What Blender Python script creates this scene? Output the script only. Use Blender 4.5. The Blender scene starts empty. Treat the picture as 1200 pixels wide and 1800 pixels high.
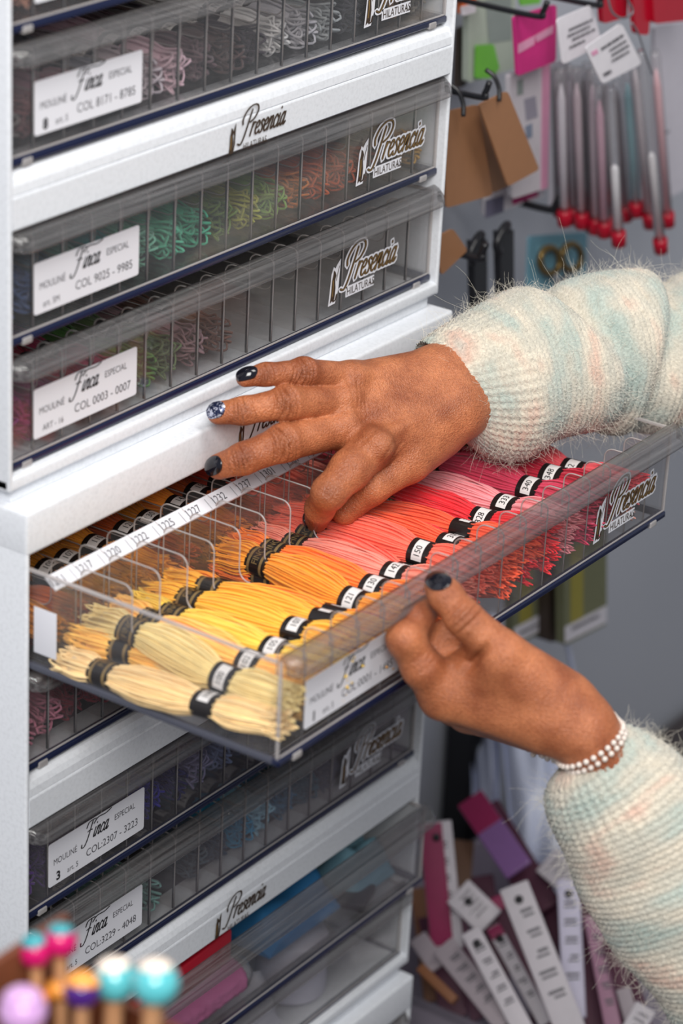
import bpy, math, random
import numpy as np
from mathutils import Vector, Matrix
SC = bpy.context.scene
COL = SC.collection
RNG = random.Random(7)
PI = math.pi

# ------------------------------------------------------------------ helpers
def tag(o, label=None, cat=None, group=None, kind=None):
    if label: o['label'] = label
    if cat: o['category'] = cat
    if group: o['group'] = group
    if kind: o['kind'] = kind
    return o

def empty(name, loc=(0, 0, 0), label=None, cat=None, group=None, rot=None, kind=None):
    o = bpy.data.objects.new(name, None)
    o.empty_display_size = .01
    COL.objects.link(o)
    o.location = loc
    if rot: o.rotation_euler = rot
    return tag(o, label, cat, group, kind)

def link(name, me, mats, parent=None, loc=None, rot=None):
    o = bpy.data.objects.new(name, me)
    COL.objects.link(o)
    if mats is not None:
        for m in (mats if isinstance(mats, (list, tuple)) else [mats]): me.materials.append(m)
    if parent: o.parent = parent
    if loc is not None: o.location = loc
    if rot is not None: o.rotation_euler = rot
    return o

def inst(o, parent=None, loc=None, color=None, rot=None):
    c = o.copy(); COL.objects.link(c)
    if parent is not None: c.parent = parent
    if loc is not None: c.location = loc
    if rot is not None: c.rotation_euler = rot
    if color is not None: c.color = color
    return c

class MB:
    def __init__(s): s.v = []; s.f = []; s.m = []; s.sm = []
    def add(s, vs, fs, mi=0, smooth=False):
        b = len(s.v); s.v.extend([tuple(map(float, p)) for p in vs])
        for f in fs:
            s.f.append([b + i for i in f]); s.m.append(mi); s.sm.append(smooth)
        return s
    def box(s, a, b, mi=0):
        x0, y0, z0 = a; x1, y1, z1 = b
        vs = [(x0,y0,z0),(x1,y0,z0),(x1,y1,z0),(x0,y1,z0),(x0,y0,z1),(x1,y0,z1),(x1,y1,z1),(x0,y1,z1)]
        return s.add(vs, [(0,3,2,1),(4,5,6,7),(0,1,5,4),(1,2,6,5),(2,3,7,6),(3,0,4,7)], mi)
    def rbox(s, a, b, r, mi=0, seg=3, M=None):
        """box with every edge rounded"""
        a = np.array(a, float); b = np.array(b, float); c = (a+b)/2; h = (b-a)/2
        r = min(r, h.min()*.98)
        n = seg*2+1
        g = []
        def coords(hh):
            t = [-hh+r-r*math.cos(k*PI/2/seg) for k in range(seg+1)]
            return t + [-q for q in reversed(t)]
        cs = [coords(q) for q in h]
        N = len(cs[0])
        vs = []; idx = {}
        def vid(i, j, k):
            key = (i, j, k)
            if key not in idx:
                p = np.array([cs[0][i], cs[1][j], cs[2][k]])
                q = np.clip(p, -(h-r), h-r); d = p-q; L = np.linalg.norm(d)
                if L > 1e-12: p = q + d/L*r
                p = p + c
                if M is not None: p = M @ Vector(p)
                idx[key] = len(vs); vs.append(tuple(p))
            return idx[key]
        fs = []
        e = N-1
        for i in range(e):
            for j in range(e):
                fs += [(vid(i,j,0),vid(i,j+1,0),vid(i+1,j+1,0),vid(i+1,j,0)), (vid(i,j,e),vid(i+1,j,e),vid(i+1,j+1,e),vid(i,j+1,e)),
                       (vid(i,0,j),vid(i+1,0,j),vid(i+1,0,j+1),vid(i,0,j+1)), (vid(i,e,j),vid(i,e,j+1),vid(i+1,e,j+1),vid(i+1,e,j)),
                       (vid(0,i,j),vid(0,i,j+1),vid(0,i+1,j+1),vid(0,i+1,j)), (vid(e,i,j),vid(e,i+1,j),vid(e,i+1,j+1),vid(e,i,j+1))]
        return s.add(vs, fs, mi, True)
    def tube(s, P, r, n=8, mi=0, cap=True, flat=1.0):
        P = np.array(P, float); m = len(P)
        R = np.full(m, r, float) if np.isscalar(r) else np.array(r, float)
        T = np.gradient(P, axis=0); T /= np.linalg.norm(T, axis=1)[:, None] + 1e-12
        u = np.cross(T[0], (0, 0, 1))
        if np.linalg.norm(u) < 1e-3: u = np.cross(T[0], (1, 0, 0))
        u /= np.linalg.norm(u)
        vs = []
        for i in range(m):
            u = u - T[i]*(u @ T[i]); u /= np.linalg.norm(u) + 1e-12
            w = np.cross(T[i], u)
            for k in range(n):
                a = 2*PI*k/n
                vs.append(P[i] + R[i]*(math.cos(a)*u + flat*math.sin(a)*w))
        fs = [(i*n+k, i*n+(k+1) % n, (i+1)*n+(k+1) % n, (i+1)*n+k) for i in range(m-1) for k in range(n)]
        if cap: fs += [tuple(reversed(range(n))), tuple((m-1)*n+k for k in range(n))]
        return s.add(vs, fs, mi, True)
    def lathe(s, prof, n=24, mi=0, M=None, smooth=True):
        """prof: list of (r, z)"""
        vs = []
        for r, z in prof:
            for k in range(n):
                p = Vector((r*math.cos(2*PI*k/n), r*math.sin(2*PI*k/n), z))
                vs.append(tuple(M @ p) if M is not None else tuple(p))
        m = len(prof)
        fs = [(i*n+k, i*n+(k+1) % n, (i+1)*n+(k+1) % n, (i+1)*n+k) for i in range(m-1) for k in range(n)]
        fs += [tuple(reversed(range(n))), tuple((m-1)*n+k for k in range(n))]
        return s.add(vs, fs, mi, smooth)
    def ball(s, c, r, n=12, mi=0, sc=(1, 1, 1)):
        m = n//2; vs = []; 
        for i in range(m+1):
            t = PI*i/m
            for k in range(n):
                a = 2*PI*k/n
                vs.append((c[0]+r*sc[0]*math.sin(t)*math.cos(a), c[1]+r*sc[1]*math.sin(t)*math.sin(a), c[2]+r*sc[2]*math.cos(t)))
        fs = [(i*n+k, (i+1)*n+k, (i+1)*n+(k+1) % n, i*n+(k+1) % n) for i in range(m) for k in range(n)]
        return s.add(vs, fs, mi, True)
    def prism(s, poly, h, ax, mi=0, off=0., mi_edge=None, smooth_edge=False):
        """poly 2D extruded along axis ax ('x': poly=(y,z), 'y': poly=(x,z), 'z': poly=(x,y)) from off to off+h"""
        def p3(q, t):
            return {'x': (t, q[0], q[1]), 'y': (q[0], t, q[1]), 'z': (q[0], q[1], t)}[ax]
        n = len(poly)
        vs = [p3(q, off) for q in poly] + [p3(q, off+h) for q in poly]
        s.add(vs, [tuple(range(n)), tuple(range(2*n-1, n-1, -1))], mi)
        b = len(s.v) - 2*n
        for i in range(n):
            j = (i+1) % n
            s.f.append([b+i, b+n+i, b+n+j, b+j]); s.m.append(mi if mi_edge is None else mi_edge); s.sm.append(smooth_edge)
        return s
    def grid(s, V, mi=0, smooth=True, closed_u=False):
        """V: array [a][b][3]"""
        V = np.array(V, float); a, b = V.shape[:2]
        fs = []
        for i in range(a-1):
            for j in range(b-1 if not closed_u else b):
                k = (j+1) % b
                fs.append((i*b+j, i*b+k, (i+1)*b+k, (i+1)*b+j))
        return s.add(V.reshape(-1, 3), fs, mi, smooth)
    def mesh(s, name='m'):
        me = bpy.data.meshes.new(name)
        me.from_pydata(s.v, [], s.f)
        me.polygons.foreach_set('material_index', s.m)
        me.polygons.foreach_set('use_smooth', s.sm)
        me.update()
        return me
    def xf(s, M, start=0):
        for i in range(start, len(s.v)): s.v[i] = tuple(M @ Vector(s.v[i]))
        return s
    def build(s, name, mats, parent=None, loc=None, rot=None):
        return link(name, s.mesh(name), mats, parent, loc, rot)

def catmull(P, n=6, closed=False):
    P = np.array(P, float)
    if closed: Q = np.vstack([P[-1], P, P[0], P[1]])
    else: Q = np.vstack([2*P[0]-P[1], P, 2*P[-1]-P[-2]])
    out = []
    m = len(Q)-3
    for i in range(m):
        a, b, c, d = Q[i:i+4]
        for k in range(n):
            t = k/n
            out.append(.5*((2*b)+(-a+c)*t+(2*a-5*b+4*c-d)*t*t+(-a+3*b-3*c+d)*t**3))
    if not closed: out.append(P[-1])
    return np.array(out)

# ------------------------------------------------------------------ materials
def lin(c):
    return tuple((x/12.92 if x <= .04045 else ((x+.055)/1.055)**2.4) for x in c)
def rgb(r, g, b): return (*lin((r/255, g/255, b/255)), 1)

def newmat(name):
    m = bpy.data.materials.new(name); m.use_nodes = True
    nt = m.node_tree; nt.nodes.clear()
    out = nt.nodes.new('ShaderNodeOutputMaterial')
    return m, nt, out
def N(nt, t, **kw):
    n = nt.nodes.new(t)
    for k, v in kw.items():
        if k.startswith('_'): setattr(n, k[1:], v)
        else: n.inputs[k.replace('__', ' ')].default_value = v
    return n
def L(nt, a, b): nt.links.new(a, b)

def mat(name, col, rough=.5, metal=0., spec=.5, noise=0., nscale=200., bump=0., bscale=800., sss=0., emit=0., coat=0., col2=None, sheen=0., coord='Object'):
    m, nt, out = newmat(name)
    p = N(nt, 'ShaderNodeBsdfPrincipled', Roughness=rough, Metallic=metal)
    p.inputs['Base Color'].default_value = col
    p.inputs['Specular IOR Level'].default_value = spec
    p.inputs['Coat Weight'].default_value = coat
    p.inputs['Sheen Weight'].default_value = sheen
    if sss: p.inputs['Subsurface Weight'].default_value = sss; p.inputs['Subsurface Scale'].default_value = .004
    L(nt, p.outputs[0], out.inputs[0])
    tc = N(nt, 'ShaderNodeTexCoord')
    if noise:
        no = N(nt, 'ShaderNodeTexNoise', Scale=nscale, Detail=6.)
        L(nt, tc.outputs[coord], no.inputs['Vector'])
        mx = N(nt, 'ShaderNodeMix', _data_type='RGBA')
        mx.inputs[6].default_value = col
        c2 = col2 or tuple([x*.55 for x in col[:3]]+[1])
        mx.inputs[7].default_value = c2
        mr = N(nt, 'ShaderNodeMapRange'); mr.inputs[1].default_value = .45; mr.inputs[2].default_value = .75
        mr.inputs[4].default_value = noise
        L(nt, no.outputs[0], mr.inputs[0]); L(nt, mr.outputs[0], mx.inputs[0])
        L(nt, mx.outputs[2], p.inputs['Base Color'])
    if bump:
        nb = N(nt, 'ShaderNodeTexNoise', Scale=bscale, Detail=4.)
        L(nt, tc.outputs[coord], nb.inputs['Vector'])
        bp = N(nt, 'ShaderNodeBump', Strength=bump, Distance=.001)
        L(nt, nb.outputs[0], bp.inputs['Height']); L(nt, bp.outputs[0], p.inputs['Normal'])
    return m

def clearmat(name, tint, haze=.04, rough=.06, hazecol=(.8, .8, .82, 1), scuff_glint=.0, gloss=1.0):
    """thin clear plastic: tinted see-through, fresnel reflection, a little scuff haze"""
    m, nt, out = newmat(name)
    tr = N(nt, 'ShaderNodeBsdfTransparent'); tr.inputs[0].default_value = tint
    df = N(nt, 'ShaderNodeBsdfDiffuse'); df.inputs[0].default_value = hazecol
    gl = N(nt, 'ShaderNodeBsdfGlossy', Roughness=rough)
    fr = N(nt, 'ShaderNodeFresnel')
    ge = N(nt, 'ShaderNodeNewGeometry'); ir = N(nt, 'ShaderNodeMapRange'); ir.inputs[3].default_value = 1.45; ir.inputs[4].default_value = 1/1.45
    L(nt, ge.outputs['Backfacing'], ir.inputs[0]); L(nt, ir.outputs[0], fr.inputs['IOR'])
    m1 = N(nt, 'ShaderNodeMixShader'); m1.inputs[0].default_value = haze
    L(nt, tr.outputs[0], m1.inputs[1]); L(nt, df.outputs[0], m1.inputs[2])
    if scuff_glint:
        tc = N(nt, 'ShaderNodeTexCoord')
        no = N(nt, 'ShaderNodeTexNoise', Scale=60., Detail=8., Roughness=.7)
        L(nt, tc.outputs['Object'], no.inputs['Vector'])
        mr = N(nt, 'ShaderNodeMapRange'); mr.inputs[1].default_value = .4; mr.inputs[2].default_value = .8
        mr.inputs[3].default_value = haze; mr.inputs[4].default_value = haze+scuff_glint
        L(nt, no.outputs[0], mr.inputs[0]); L(nt, mr.outputs[0], m1.inputs[0])
    m2 = N(nt, 'ShaderNodeMixShader')
    mu = N(nt, 'ShaderNodeMath', _operation='MULTIPLY'); mu.inputs[1].default_value = gloss
    L(nt, fr.outputs[0], mu.inputs[0]); L(nt, mu.outputs[0], m2.inputs[0])
    L(nt, m1.outputs[0], m2.inputs[1]); L(nt, gl.outputs[0], m2.inputs[2])
    L(nt, m2.outputs[0], out.inputs[0])
    return m

M = {}
M['white'] = mat('white_plastic', rgb(226, 229, 234), .42, noise=.25, nscale=420., col2=rgb(170, 172, 176), bump=.08)
M['clear'] = clearmat('clear_drawer_plastic', (.972, .968, .965, 1), .012, .06, scuff_glint=.015)
M['front'] = clearmat('clear_front_plastic', (.95, .95, .953, 1), .015, .05, scuff_glint=.02)
M['lip'] = clearmat('clear_lip_plastic', (.72, .71, .71, 1), .03, .10, (.6, .59, .6, 1), scuff_glint=.22)
for n_ in M['lip'].node_tree.nodes:                       # reflection streaks painted into the lip haze, along the drawer
    if n_.type == 'TEX_NOISE':
        mp_ = M['lip'].node_tree.nodes.new('ShaderNodeMapping'); mp_.inputs['Scale'].default_value = (.12, 9, 9)
        tc_ = M['lip'].node_tree.nodes.new('ShaderNodeTexCoord')
        L(M['lip'].node_tree, tc_.outputs['Object'], mp_.inputs[0]); L(M['lip'].node_tree, mp_.outputs[0], n_.inputs['Vector'])
M['divider'] = clearmat('clear_divider_plastic', (.965, .955, .945, 1), .015, .05)
M['edge'] = clearmat('lit_edge_plastic', (.74, .71, .70, 1), .36, .15, (.86, .82, .81, 1))  # pale haze stands in for light caught in cut plastic edges
M['edgedark'] = mat('dark_refraction_edge', rgb(30, 31, 38), .25)  # black look of refracted divider edges, painted as a solid strip
M['navy'] = mat('navy_base_strip', rgb(24, 31, 60), .2)
M['smoke'] = mat('smoke_rim_plastic', rgb(78, 80, 92), .2)
M['sticker'] = mat('sticker_paper', rgb(226, 226, 232), .55)
M['ink'] = mat('black_ink', rgb(28, 26, 30), .5)
M['inkgrey'] = mat('grey_ink', rgb(80, 78, 84), .5)
M['logobrown'] = mat('brown_logo_ink', rgb(60, 44, 30), .45)
M['logogold'] = mat('gold_logo_ink', rgb(150, 118, 66), .4, metal=.3)
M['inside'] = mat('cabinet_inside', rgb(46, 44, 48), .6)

# ------------------------------------------------------------------ camera
cam = bpy.data.cameras.new('camera'); camo = bpy.data.objects.new('camera', cam); COL.objects.link(camo)
CP = np.array([-1.03892, -.90122, .63554]); YAW, PIT, ROL, FPX = .9792, .42888, .05238, 4934.67
def _axes():
    cy, sy = math.cos(YAW), math.sin(YAW); cp, sp = math.cos(PIT), math.sin(PIT)
    F = np.array([sy*cp, cy*cp, -sp]); r = np.array([cy, -sy, 0]); u = np.cross(r, F)
    c, s = math.cos(ROL), math.sin(ROL)
    return c*r+s*u, -s*r+c*u, F
CR, CU, CF = _axes()
mw = Matrix(((CR[0], CU[0], -CF[0], CP[0]), (CR[1], CU[1], -CF[1], CP[1]), (CR[2], CU[2], -CF[2], CP[2]), (0, 0, 0, 1)))
camo.matrix_world = mw
cam.sensor_fit = 'VERTICAL'; cam.sensor_height = 36; cam.sensor_width = 24
cam.lens = FPX/1800*36
cam.clip_start = .05
cam.dof.use_dof = True; cam.dof.focus_distance = 1.69; cam.dof.aperture_fstop = 5.8
SC.camera = camo
# survey helper: where the sight line through a photo point meets a plane or a distance
def ray(px, py): return CF + CR*(px-600)/FPX - CU*(py-900)/FPX
def at_d(px, py, d): return CP + ray(px, py)*d
def at_y(px, py, Y):
    r = ray(px, py); return CP + r*((Y-CP[1])/r[1])
def at_z(px, py, Z):
    r = ray(px, py); return CP + r*((Z-CP[2])/r[2])

# ------------------------------------------------------------------ writing
def text_mesh(txt, size, mb, origin, ux, uy, mi, align='LEFT', bold=0., shear=0., squeeze=1.):
    cu = bpy.data.curves.new('t', 'FONT'); cu.body = txt; cu.size = size; cu.align_x = align; cu.offset = bold; cu.shear = shear
    cu.resolution_u = 3
    o = bpy.data.objects.new('t', cu); COL.objects.link(o)
    dg = bpy.context.evaluated_depsgraph_get(); dg.update()
    me = bpy.data.meshes.new_from_object(o.evaluated_get(dg))
    vs = np.array([v.co[:] for v in me.vertices]).reshape(-1, 3)
    fs = [list(p.vertices) for p in me.polygons]
    bpy.data.objects.remove(o); bpy.data.curves.remove(cu); bpy.data.meshes.remove(me)
    origin = np.array(origin, float); ux = np.array(ux, float); uy = np.array(uy, float)
    if len(vs): mb.add([origin + v[0]*squeeze*ux + v[1]*uy for v in vs], fs, mi)

GL = {
 'P': ([[(.95,2.15),(.75,1.2),(.5,.1),(.2,-.45),(-.25,-.35)], [(.0,1.15),(-.1,1.6),(.25,2.2),(.9,2.5),(1.55,2.4),(1.8,1.95),(1.5,1.4),(.95,1.15)]], 1.25),
 'r': ([[(.22,1.05),(.05,0)], [(.15,.62),(.38,1.0),(.62,.95)]], .62),
 'e': ([[(.08,.45),(.42,.58),(.52,.85),(.32,1.02),(.08,.65),(.08,.18),(.3,0),(.6,.25)]], .6),
 's': ([[(.55,.85),(.34,1.02),(.18,.8),(.4,.42),(.32,.06),(.1,.0),(-.02,.16)]], .58),
 'n': ([[(.2,1.0),(.02,0)], [(.1,.5),(.4,1.0),(.56,.85),(.42,.18),(.52,0),(.72,.2)]], .72),
 'c': ([[(.55,.8),(.34,1.02),(.1,.65),(.1,.18),(.3,0),(.6,.25)]], .58),
 'i': ([[(.18,1.0),(.04,.2),(.12,0),(.32,.2)], [(.24,1.42),(.27,1.5)]], .34),
 'a': ([[(.58,.82),(.36,1.02),(.1,.62),(.08,.12),(.26,.02),(.5,.5),(.6,1.0)], [(.6,1.0),(.5,.2),(.58,0),(.8,.22)]], .78),
 'F': ([[(.75,2.0),(.6,1.1),(.4,.1),(.1,-.5),(-.3,-.5),(-.4,-.15)], [(-.1,1.5),(.1,2.0),(.6,2.1),(1.25,2.05)], [(.2,1.0),(.55,1.08),(.95,1.0)]], 1.35),
}
def strokes(word):
    x = 0; out = []
    for ch in word:
        st, w = GL[ch]
        for q in st: out.append([(px+x, py) for px, py in q])
        x += w
    return out, x
def ribbon(mb, P, w, origin, ux, uy, nz, mi, lift, shear=.3, sc=1.):
    P = np.array(P, float)
    P = np.column_stack([P[:, 0]+shear*P[:, 1], P[:, 1]])*sc
    Q = catmull(P, 5) if len(P) > 2 else P
    T = np.gradient(Q, axis=0); T /= np.linalg.norm(T, axis=1)[:, None]+1e-9
    Nn = np.column_stack([-T[:, 1], T[:, 0]])
    ww = w*sc*(.62+.5*np.abs(T[:, 1]))/2
    A = Q+Nn*ww[:, None]; B = Q-Nn*ww[:, None]
    A = np.vstack([A, Q[-1]+T[-1]*ww[-1]]); B = np.vstack([B, Q[-1]+T[-1]*ww[-1]])
    A = np.vstack([Q[0]-T[0]*ww[0], A]); B = np.vstack([Q[0]-T[0]*ww[0], B])
    o = np.array(origin, float); ux = np.array(ux, float); uy = np.array(uy, float); nz = np.array(nz, float)
    n = len(A)
    vs = [o+a[0]*ux+a[1]*uy+lift*nz for a in A]+[o+b[0]*ux+b[1]*uy+lift*nz for b in B]
    mb.add(vs, [(i, i+1, n+i+1, n+i) for i in range(n-1)], mi)
def poly2(mb, pts, origin, ux, uy, nz, mi, lift):
    o = np.array(origin, float); ux = np.array(ux, float); uy = np.array(uy, float); nz = np.array(nz, float)
    mb.add([o+p[0]*ux+p[1]*uy+lift*nz for p in pts], [tuple(range(len(pts)))], mi)
X3, Y3, Z3 = (1, 0, 0), (0, 1, 0), (0, 0, 1)
NF = (0, -1, 0)
def script_word(mb, word, width, origin, mi, w=.2, lift=.0002, ux=X3, uy=Z3, nz=NF, back=None, backw=.3, shear=.3):
    st, tot = strokes(word)
    sc = width/(tot+.35)
    if back is not None:
        for k, q in enumerate(st): ribbon(mb, q, w+backw, origin, ux, uy, nz, back, lift+1e-6*k, shear, sc)
    for k, q in enumerate(st): ribbon(mb, q, w, origin, ux, uy, nz, mi, lift+.00012+1e-6*k, shear, sc)
    return sc
def logo_mesh(width, outlined):
    """mill emblem: standing figure with a wing, script word and block capitals below. origin lower left, in the XZ plane"""
    mb = MB(); W = width
    fig = [(.02,.0),(.05,.02),(.065,.0),(.085,.03),(.095,.12),(.085,.2),(.1,.235),(.085,.27),(.06,.29),(.055,.25),(.04,.2),(.035,.1)]
    wing = [(.075,.01),(.1,.02),(.125,.1),(.14,.33),(.12,.3),(.095,.24),(.105,.2),(.1,.1)]
    k = .95*W
    if outlined:
        poly2(mb, [(x*k, y*k) for x, y in [(0,-.02),(.1,-.015),(.14,.1),(.16,.37),(.11,.33),(.085,.3),(.06,.32),(.03,.26),(.015,.1)]], (0,0,0), X3, Z3, NF, 0, .0002)
    poly2(mb, [(x*k, y*k) for x, y in fig], (0,0,0), X3, Z3, NF, 1, .0004)
    if not outlined:
        poly2(mb, [(x*k, y*k) for x, y in wing], (0,0,0), X3, Z3, NF, 1, .0004)
    else:
        ribbon(mb, [(.1,.19),(.12,.25),(.14,.31)], .008/k*k, (0,0,0), X3, Z3, NF, 1, .0004, 0, k)
        ribbon(mb, [(.075,.01),(.1,.02),(.115,.06)], .018, (0,0,0), X3, Z3, NF, 1, .0004, 0, k)
    ribbon(mb, [(.05,.06),(.058,.14),(.055,.2)], .012, (0,0,0), X3, Z3, NF, 2, .0005, 0, k)
    script_word(mb, 'Presencia', .78*W, (.2*W, 0, .13*W), 1, .22 if outlined else .2, .0003, back=0 if outlined else None, backw=.32)
    if outlined: script_word(mb, 'Presencia', .78*W, (.2*W, 0, .13*W), 2, .07, .00045)
    if outlined: mb.box((.24*W, -.0003, -.005*W), (.64*W, -.0002, .085*W), 0)
    text_mesh('HILATURAS', .092*W, mb, (.25*W, -.0005, .01*W), X3, Z3, 1, squeeze=.82)
    text_mesh('S.A.', .05*W, mb, (.575*W, -.0005, .01*W), X3, Z3, 1)
    return mb.mesh('logo')
LOGO_PRINT = logo_mesh(.058, False)
LOGO_STICK = logo_mesh(.077, True)
for me in (LOGO_PRINT, LOGO_STICK):
    for m_ in (M['sticker'], M['logobrown'], M['logogold']): me.materials.append(m_)

def label_mesh(top, col, num=None, art=None, wl=.088, hl=.029):
    mb = MB()
    r = .0015; pts = []
    for cx, cz, a0 in ((wl-r, r, -90), (wl-r, hl-r, 0), (r, hl-r, 90), (r, r, 180)):
        for k in range(4):
            a = math.radians(a0+30*k); pts.append((cx+r*math.cos(a), cz+r*math.sin(a)))
    mb.prism(pts, .0003, 'y', 0, -.0003)
    y = -.00045
    text_mesh('MOULIN\u00c9', .0058, mb, (.004, y, .0135), X3, Z3, 2, squeeze=.85)
    script_word(mb, 'Finca', .0235, (.032, 0, .0165), 1, .175, .0004)
    ribbon(mb, [(0,0),(.004,.0025),(.011,.0022),(.016,.0035)], .0011, (.0405, 0, .0255), X3, Z3, NF, 1, .0005, 0)
    text_mesh('ESPECIAL', .0056, mb, (.0595, y, .0185), X3, Z3, 2, squeeze=.85)
    text_mesh(col, .0072, mb, (.0335, y, .0055), X3, Z3, 2, squeeze=.95)
    if num: text_mesh(num, .008, mb, (.0065, y, .0025), X3, Z3, 1, bold=.0003)
    if art: text_mesh(art, .0052, mb, (.0165 if num else .0070, y, .0032), X3, Z3, 2, squeeze=.9)
    me = mb.mesh('label')
    for m_ in (M['sticker'], M['ink'], M['inkgrey']): me.materials.append(m_)
    return me
# ------------------------------------------------------------------ thread cabinets
W = .42; WD = .412; DH = .0645; DD = .335
NC = 17; PITCH = WD/NC
def arc(cx, cy, r, a0, a1, n=5):
    return [(cx+r*math.cos(math.radians(a0+(a1-a0)*k/n)), cy+r*math.sin(math.radians(a0+(a1-a0)*k/n))) for k in range(n+1)]

def tray_mesh(front=True):
    mb = MB(); t = .0018
    mb.box((0, .0, .004), (WD, DD, .0055), 0)
    for x in (0, WD-t): mb.box((x, t, .0055), (x+t, DD-t, DH-.004), 0)
    mb.box((0, DD-t, .0055), (WD, DD, DH-.008), 0)
    # side-wall rims and upright front corners get painted edge light
    for x in (-.0006, WD-t+.0002): mb.box((x, .003, DH-.0046), (x+t+.0004, DD, DH-.0032), 1)
    mb.box((0, 0, .0055), (WD, t, DH-.001), 2)          # front panel
    for x in (-.0003, WD-t+.0003): mb.rbox((x, -.0004, .004), (x+t, t, DH-.003), .0008, 1)
    # base moulding: dark line under the front and along the sides, with feet
    mb.rbox((-.0005, -.0012, .0), (WD+.0005, .004, .0042), .001, 3)
    for x in (-.0005, WD-.0035): mb.rbox((x, .003, .0), (x+.004, DD, .0042), .001, 4)
    mb.rbox((.002, -.0004, .0044), (WD-.002, .0004, .0056), .0003, 1)
    for x in (.012, WD-.02): mb.rbox((x, -.002, -.0012), (x+.008, .003, .003), .001, 1)
    return mb
def lip_mesh():
    prof = [(.0016, DH-.003), (.001, DH), (-.005, DH-.0002), (-.0095, DH-.0018), (-.0125, DH-.0048), (-.0135, DH-.0085), (-.0128, DH-.0098),
            (-.0118, DH-.0085), (-.0108, DH-.0055), (-.0082, DH-.0034), (-.004, DH-.0022), (.0, DH-.003)]
    prof = catmull(prof, 2, True)
    xs = [0, .001, .003, .006, .01] + list(np.linspace(.02, WD-.02, 12)) + [WD-.01, WD-.006, WD-.003, WD-.001, WD]
    V = []
    for x in xs:
        e = min(x, WD-x); k = 1 if e >= .01 else .25+.75*math.sqrt(max(0, 1-(1-e/.01)**2))
        V.append([(x, y*k if y < 0 else y, z) for y, z in prof])
    mb = MB(); mb.grid(V, 0, True, True)
    n = len(prof)
    mb.f += [list(range(n)), list(range((len(xs)-1)*n, len(xs)*n))[::-1]]; mb.m += [0, 0]; mb.sm += [False]*2
    return mb
def divider_mesh(y0, y1, h, scoop=True):
    """finger-scooped plate between two cells, in the YZ plane; its cut edge is a separate rim painted brighter for caught light"""
    t = .0011; z0 = .0055
    if scoop:
        zl = h*.46; a = y0+.018; b = y1-.036
        top = [(y0, z0)] + [(y0, h-.004)] + arc(y0+.004, h-.004, .004, 180, 90, 4) + arc(a-.006, h-.006, .006, 90, 0) + \
              arc(a+.007, zl+.007, .007, 180, 270) + arc(b-.007, zl+.007, .007, 270, 360) + arc(b+.006, h-.006, .006, 180, 90) + \
              arc(y1-.005, h-.005, .005, 90, 0) + [(y1, z0)]
    else:
        top = [(y0, z0)] + arc(y0+.004, h-.004, .004, 180, 90, 4) + arc(y1-.005, h-.005, .005, 90, 0) + [(y1, z0)]
    mb = MB(); mb.prism(top, t, 'x', 0, -t/2, 0)
    path = np.array([(0, y, z) for y, z in top])
    mb.tube(path, .0005, 5, 1)
    # front upright edge where the plate meets the front panel
    return mb
DIV_FRONT = divider_mesh(.0019, .1535, .058).mesh('divider')
_m = divider_mesh(.0019, .1535, .058)
_m.rbox((-.0005, .0019, .0055), (.0002, .0034, .052), .0003, 2); _m.rbox((.0002, .0017, .0055), (.0006, .0026, .053), .0002, 1)
DIV_SHUT = _m.mesh('divider')
DIV_BACK = divider_mesh(.157, .331, .058).mesh('divider')
for me in (DIV_FRONT, DIV_BACK, DIV_SHUT):
    for m_ in (M['divider'], M['edge'], M['edgedark']): me.materials.append(m_)
TRAY = tray_mesh().mesh('drawer')
for m_ in (M['clear'], M['edge'], M['front'], M['navy'], M['smoke']): TRAY.materials.append(m_)
LIP = lip_mesh().mesh('lip'); LIP.materials.append(M['lip'])

def partition(parent, numbers):
    mb = MB()
    mb.box((.0018, .1538, .0055), (WD-.0018, .1552, .052), 0)
    o = mb.build('partition', [M['divider']], parent)
    return o
def drawer(parent, x, y, z, label=None, logo=True, dividers=True, logo_x=.3215, desc=None, back_div=False):
    d = link('drawer', TRAY, None, parent, (x, y, z))
    if desc: d['label'] = desc
    o = link('lip', LIP, None, d)
    if dividers:
        partition(d, None)
        for k in range(1, NC):
            link('divider', DIV_FRONT if back_div else DIV_SHUT, None, d, (k*PITCH, 0, 0))
            if back_div: link('divider', DIV_BACK, None, d, (k*PITCH, 0, 0))
    if label is not None:
        lo = link('label_sticker', label, None, d, (.0225, -.0001, .0125)); lo['label'] = 'white printed sticker on the drawer front'
    if logo:
        lo = link('logo_sticker', LOGO_STICK, None, d, (logo_x, -.0001, .0145)); lo['label'] = 'outlined brown and white emblem sticker'
    return d

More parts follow.
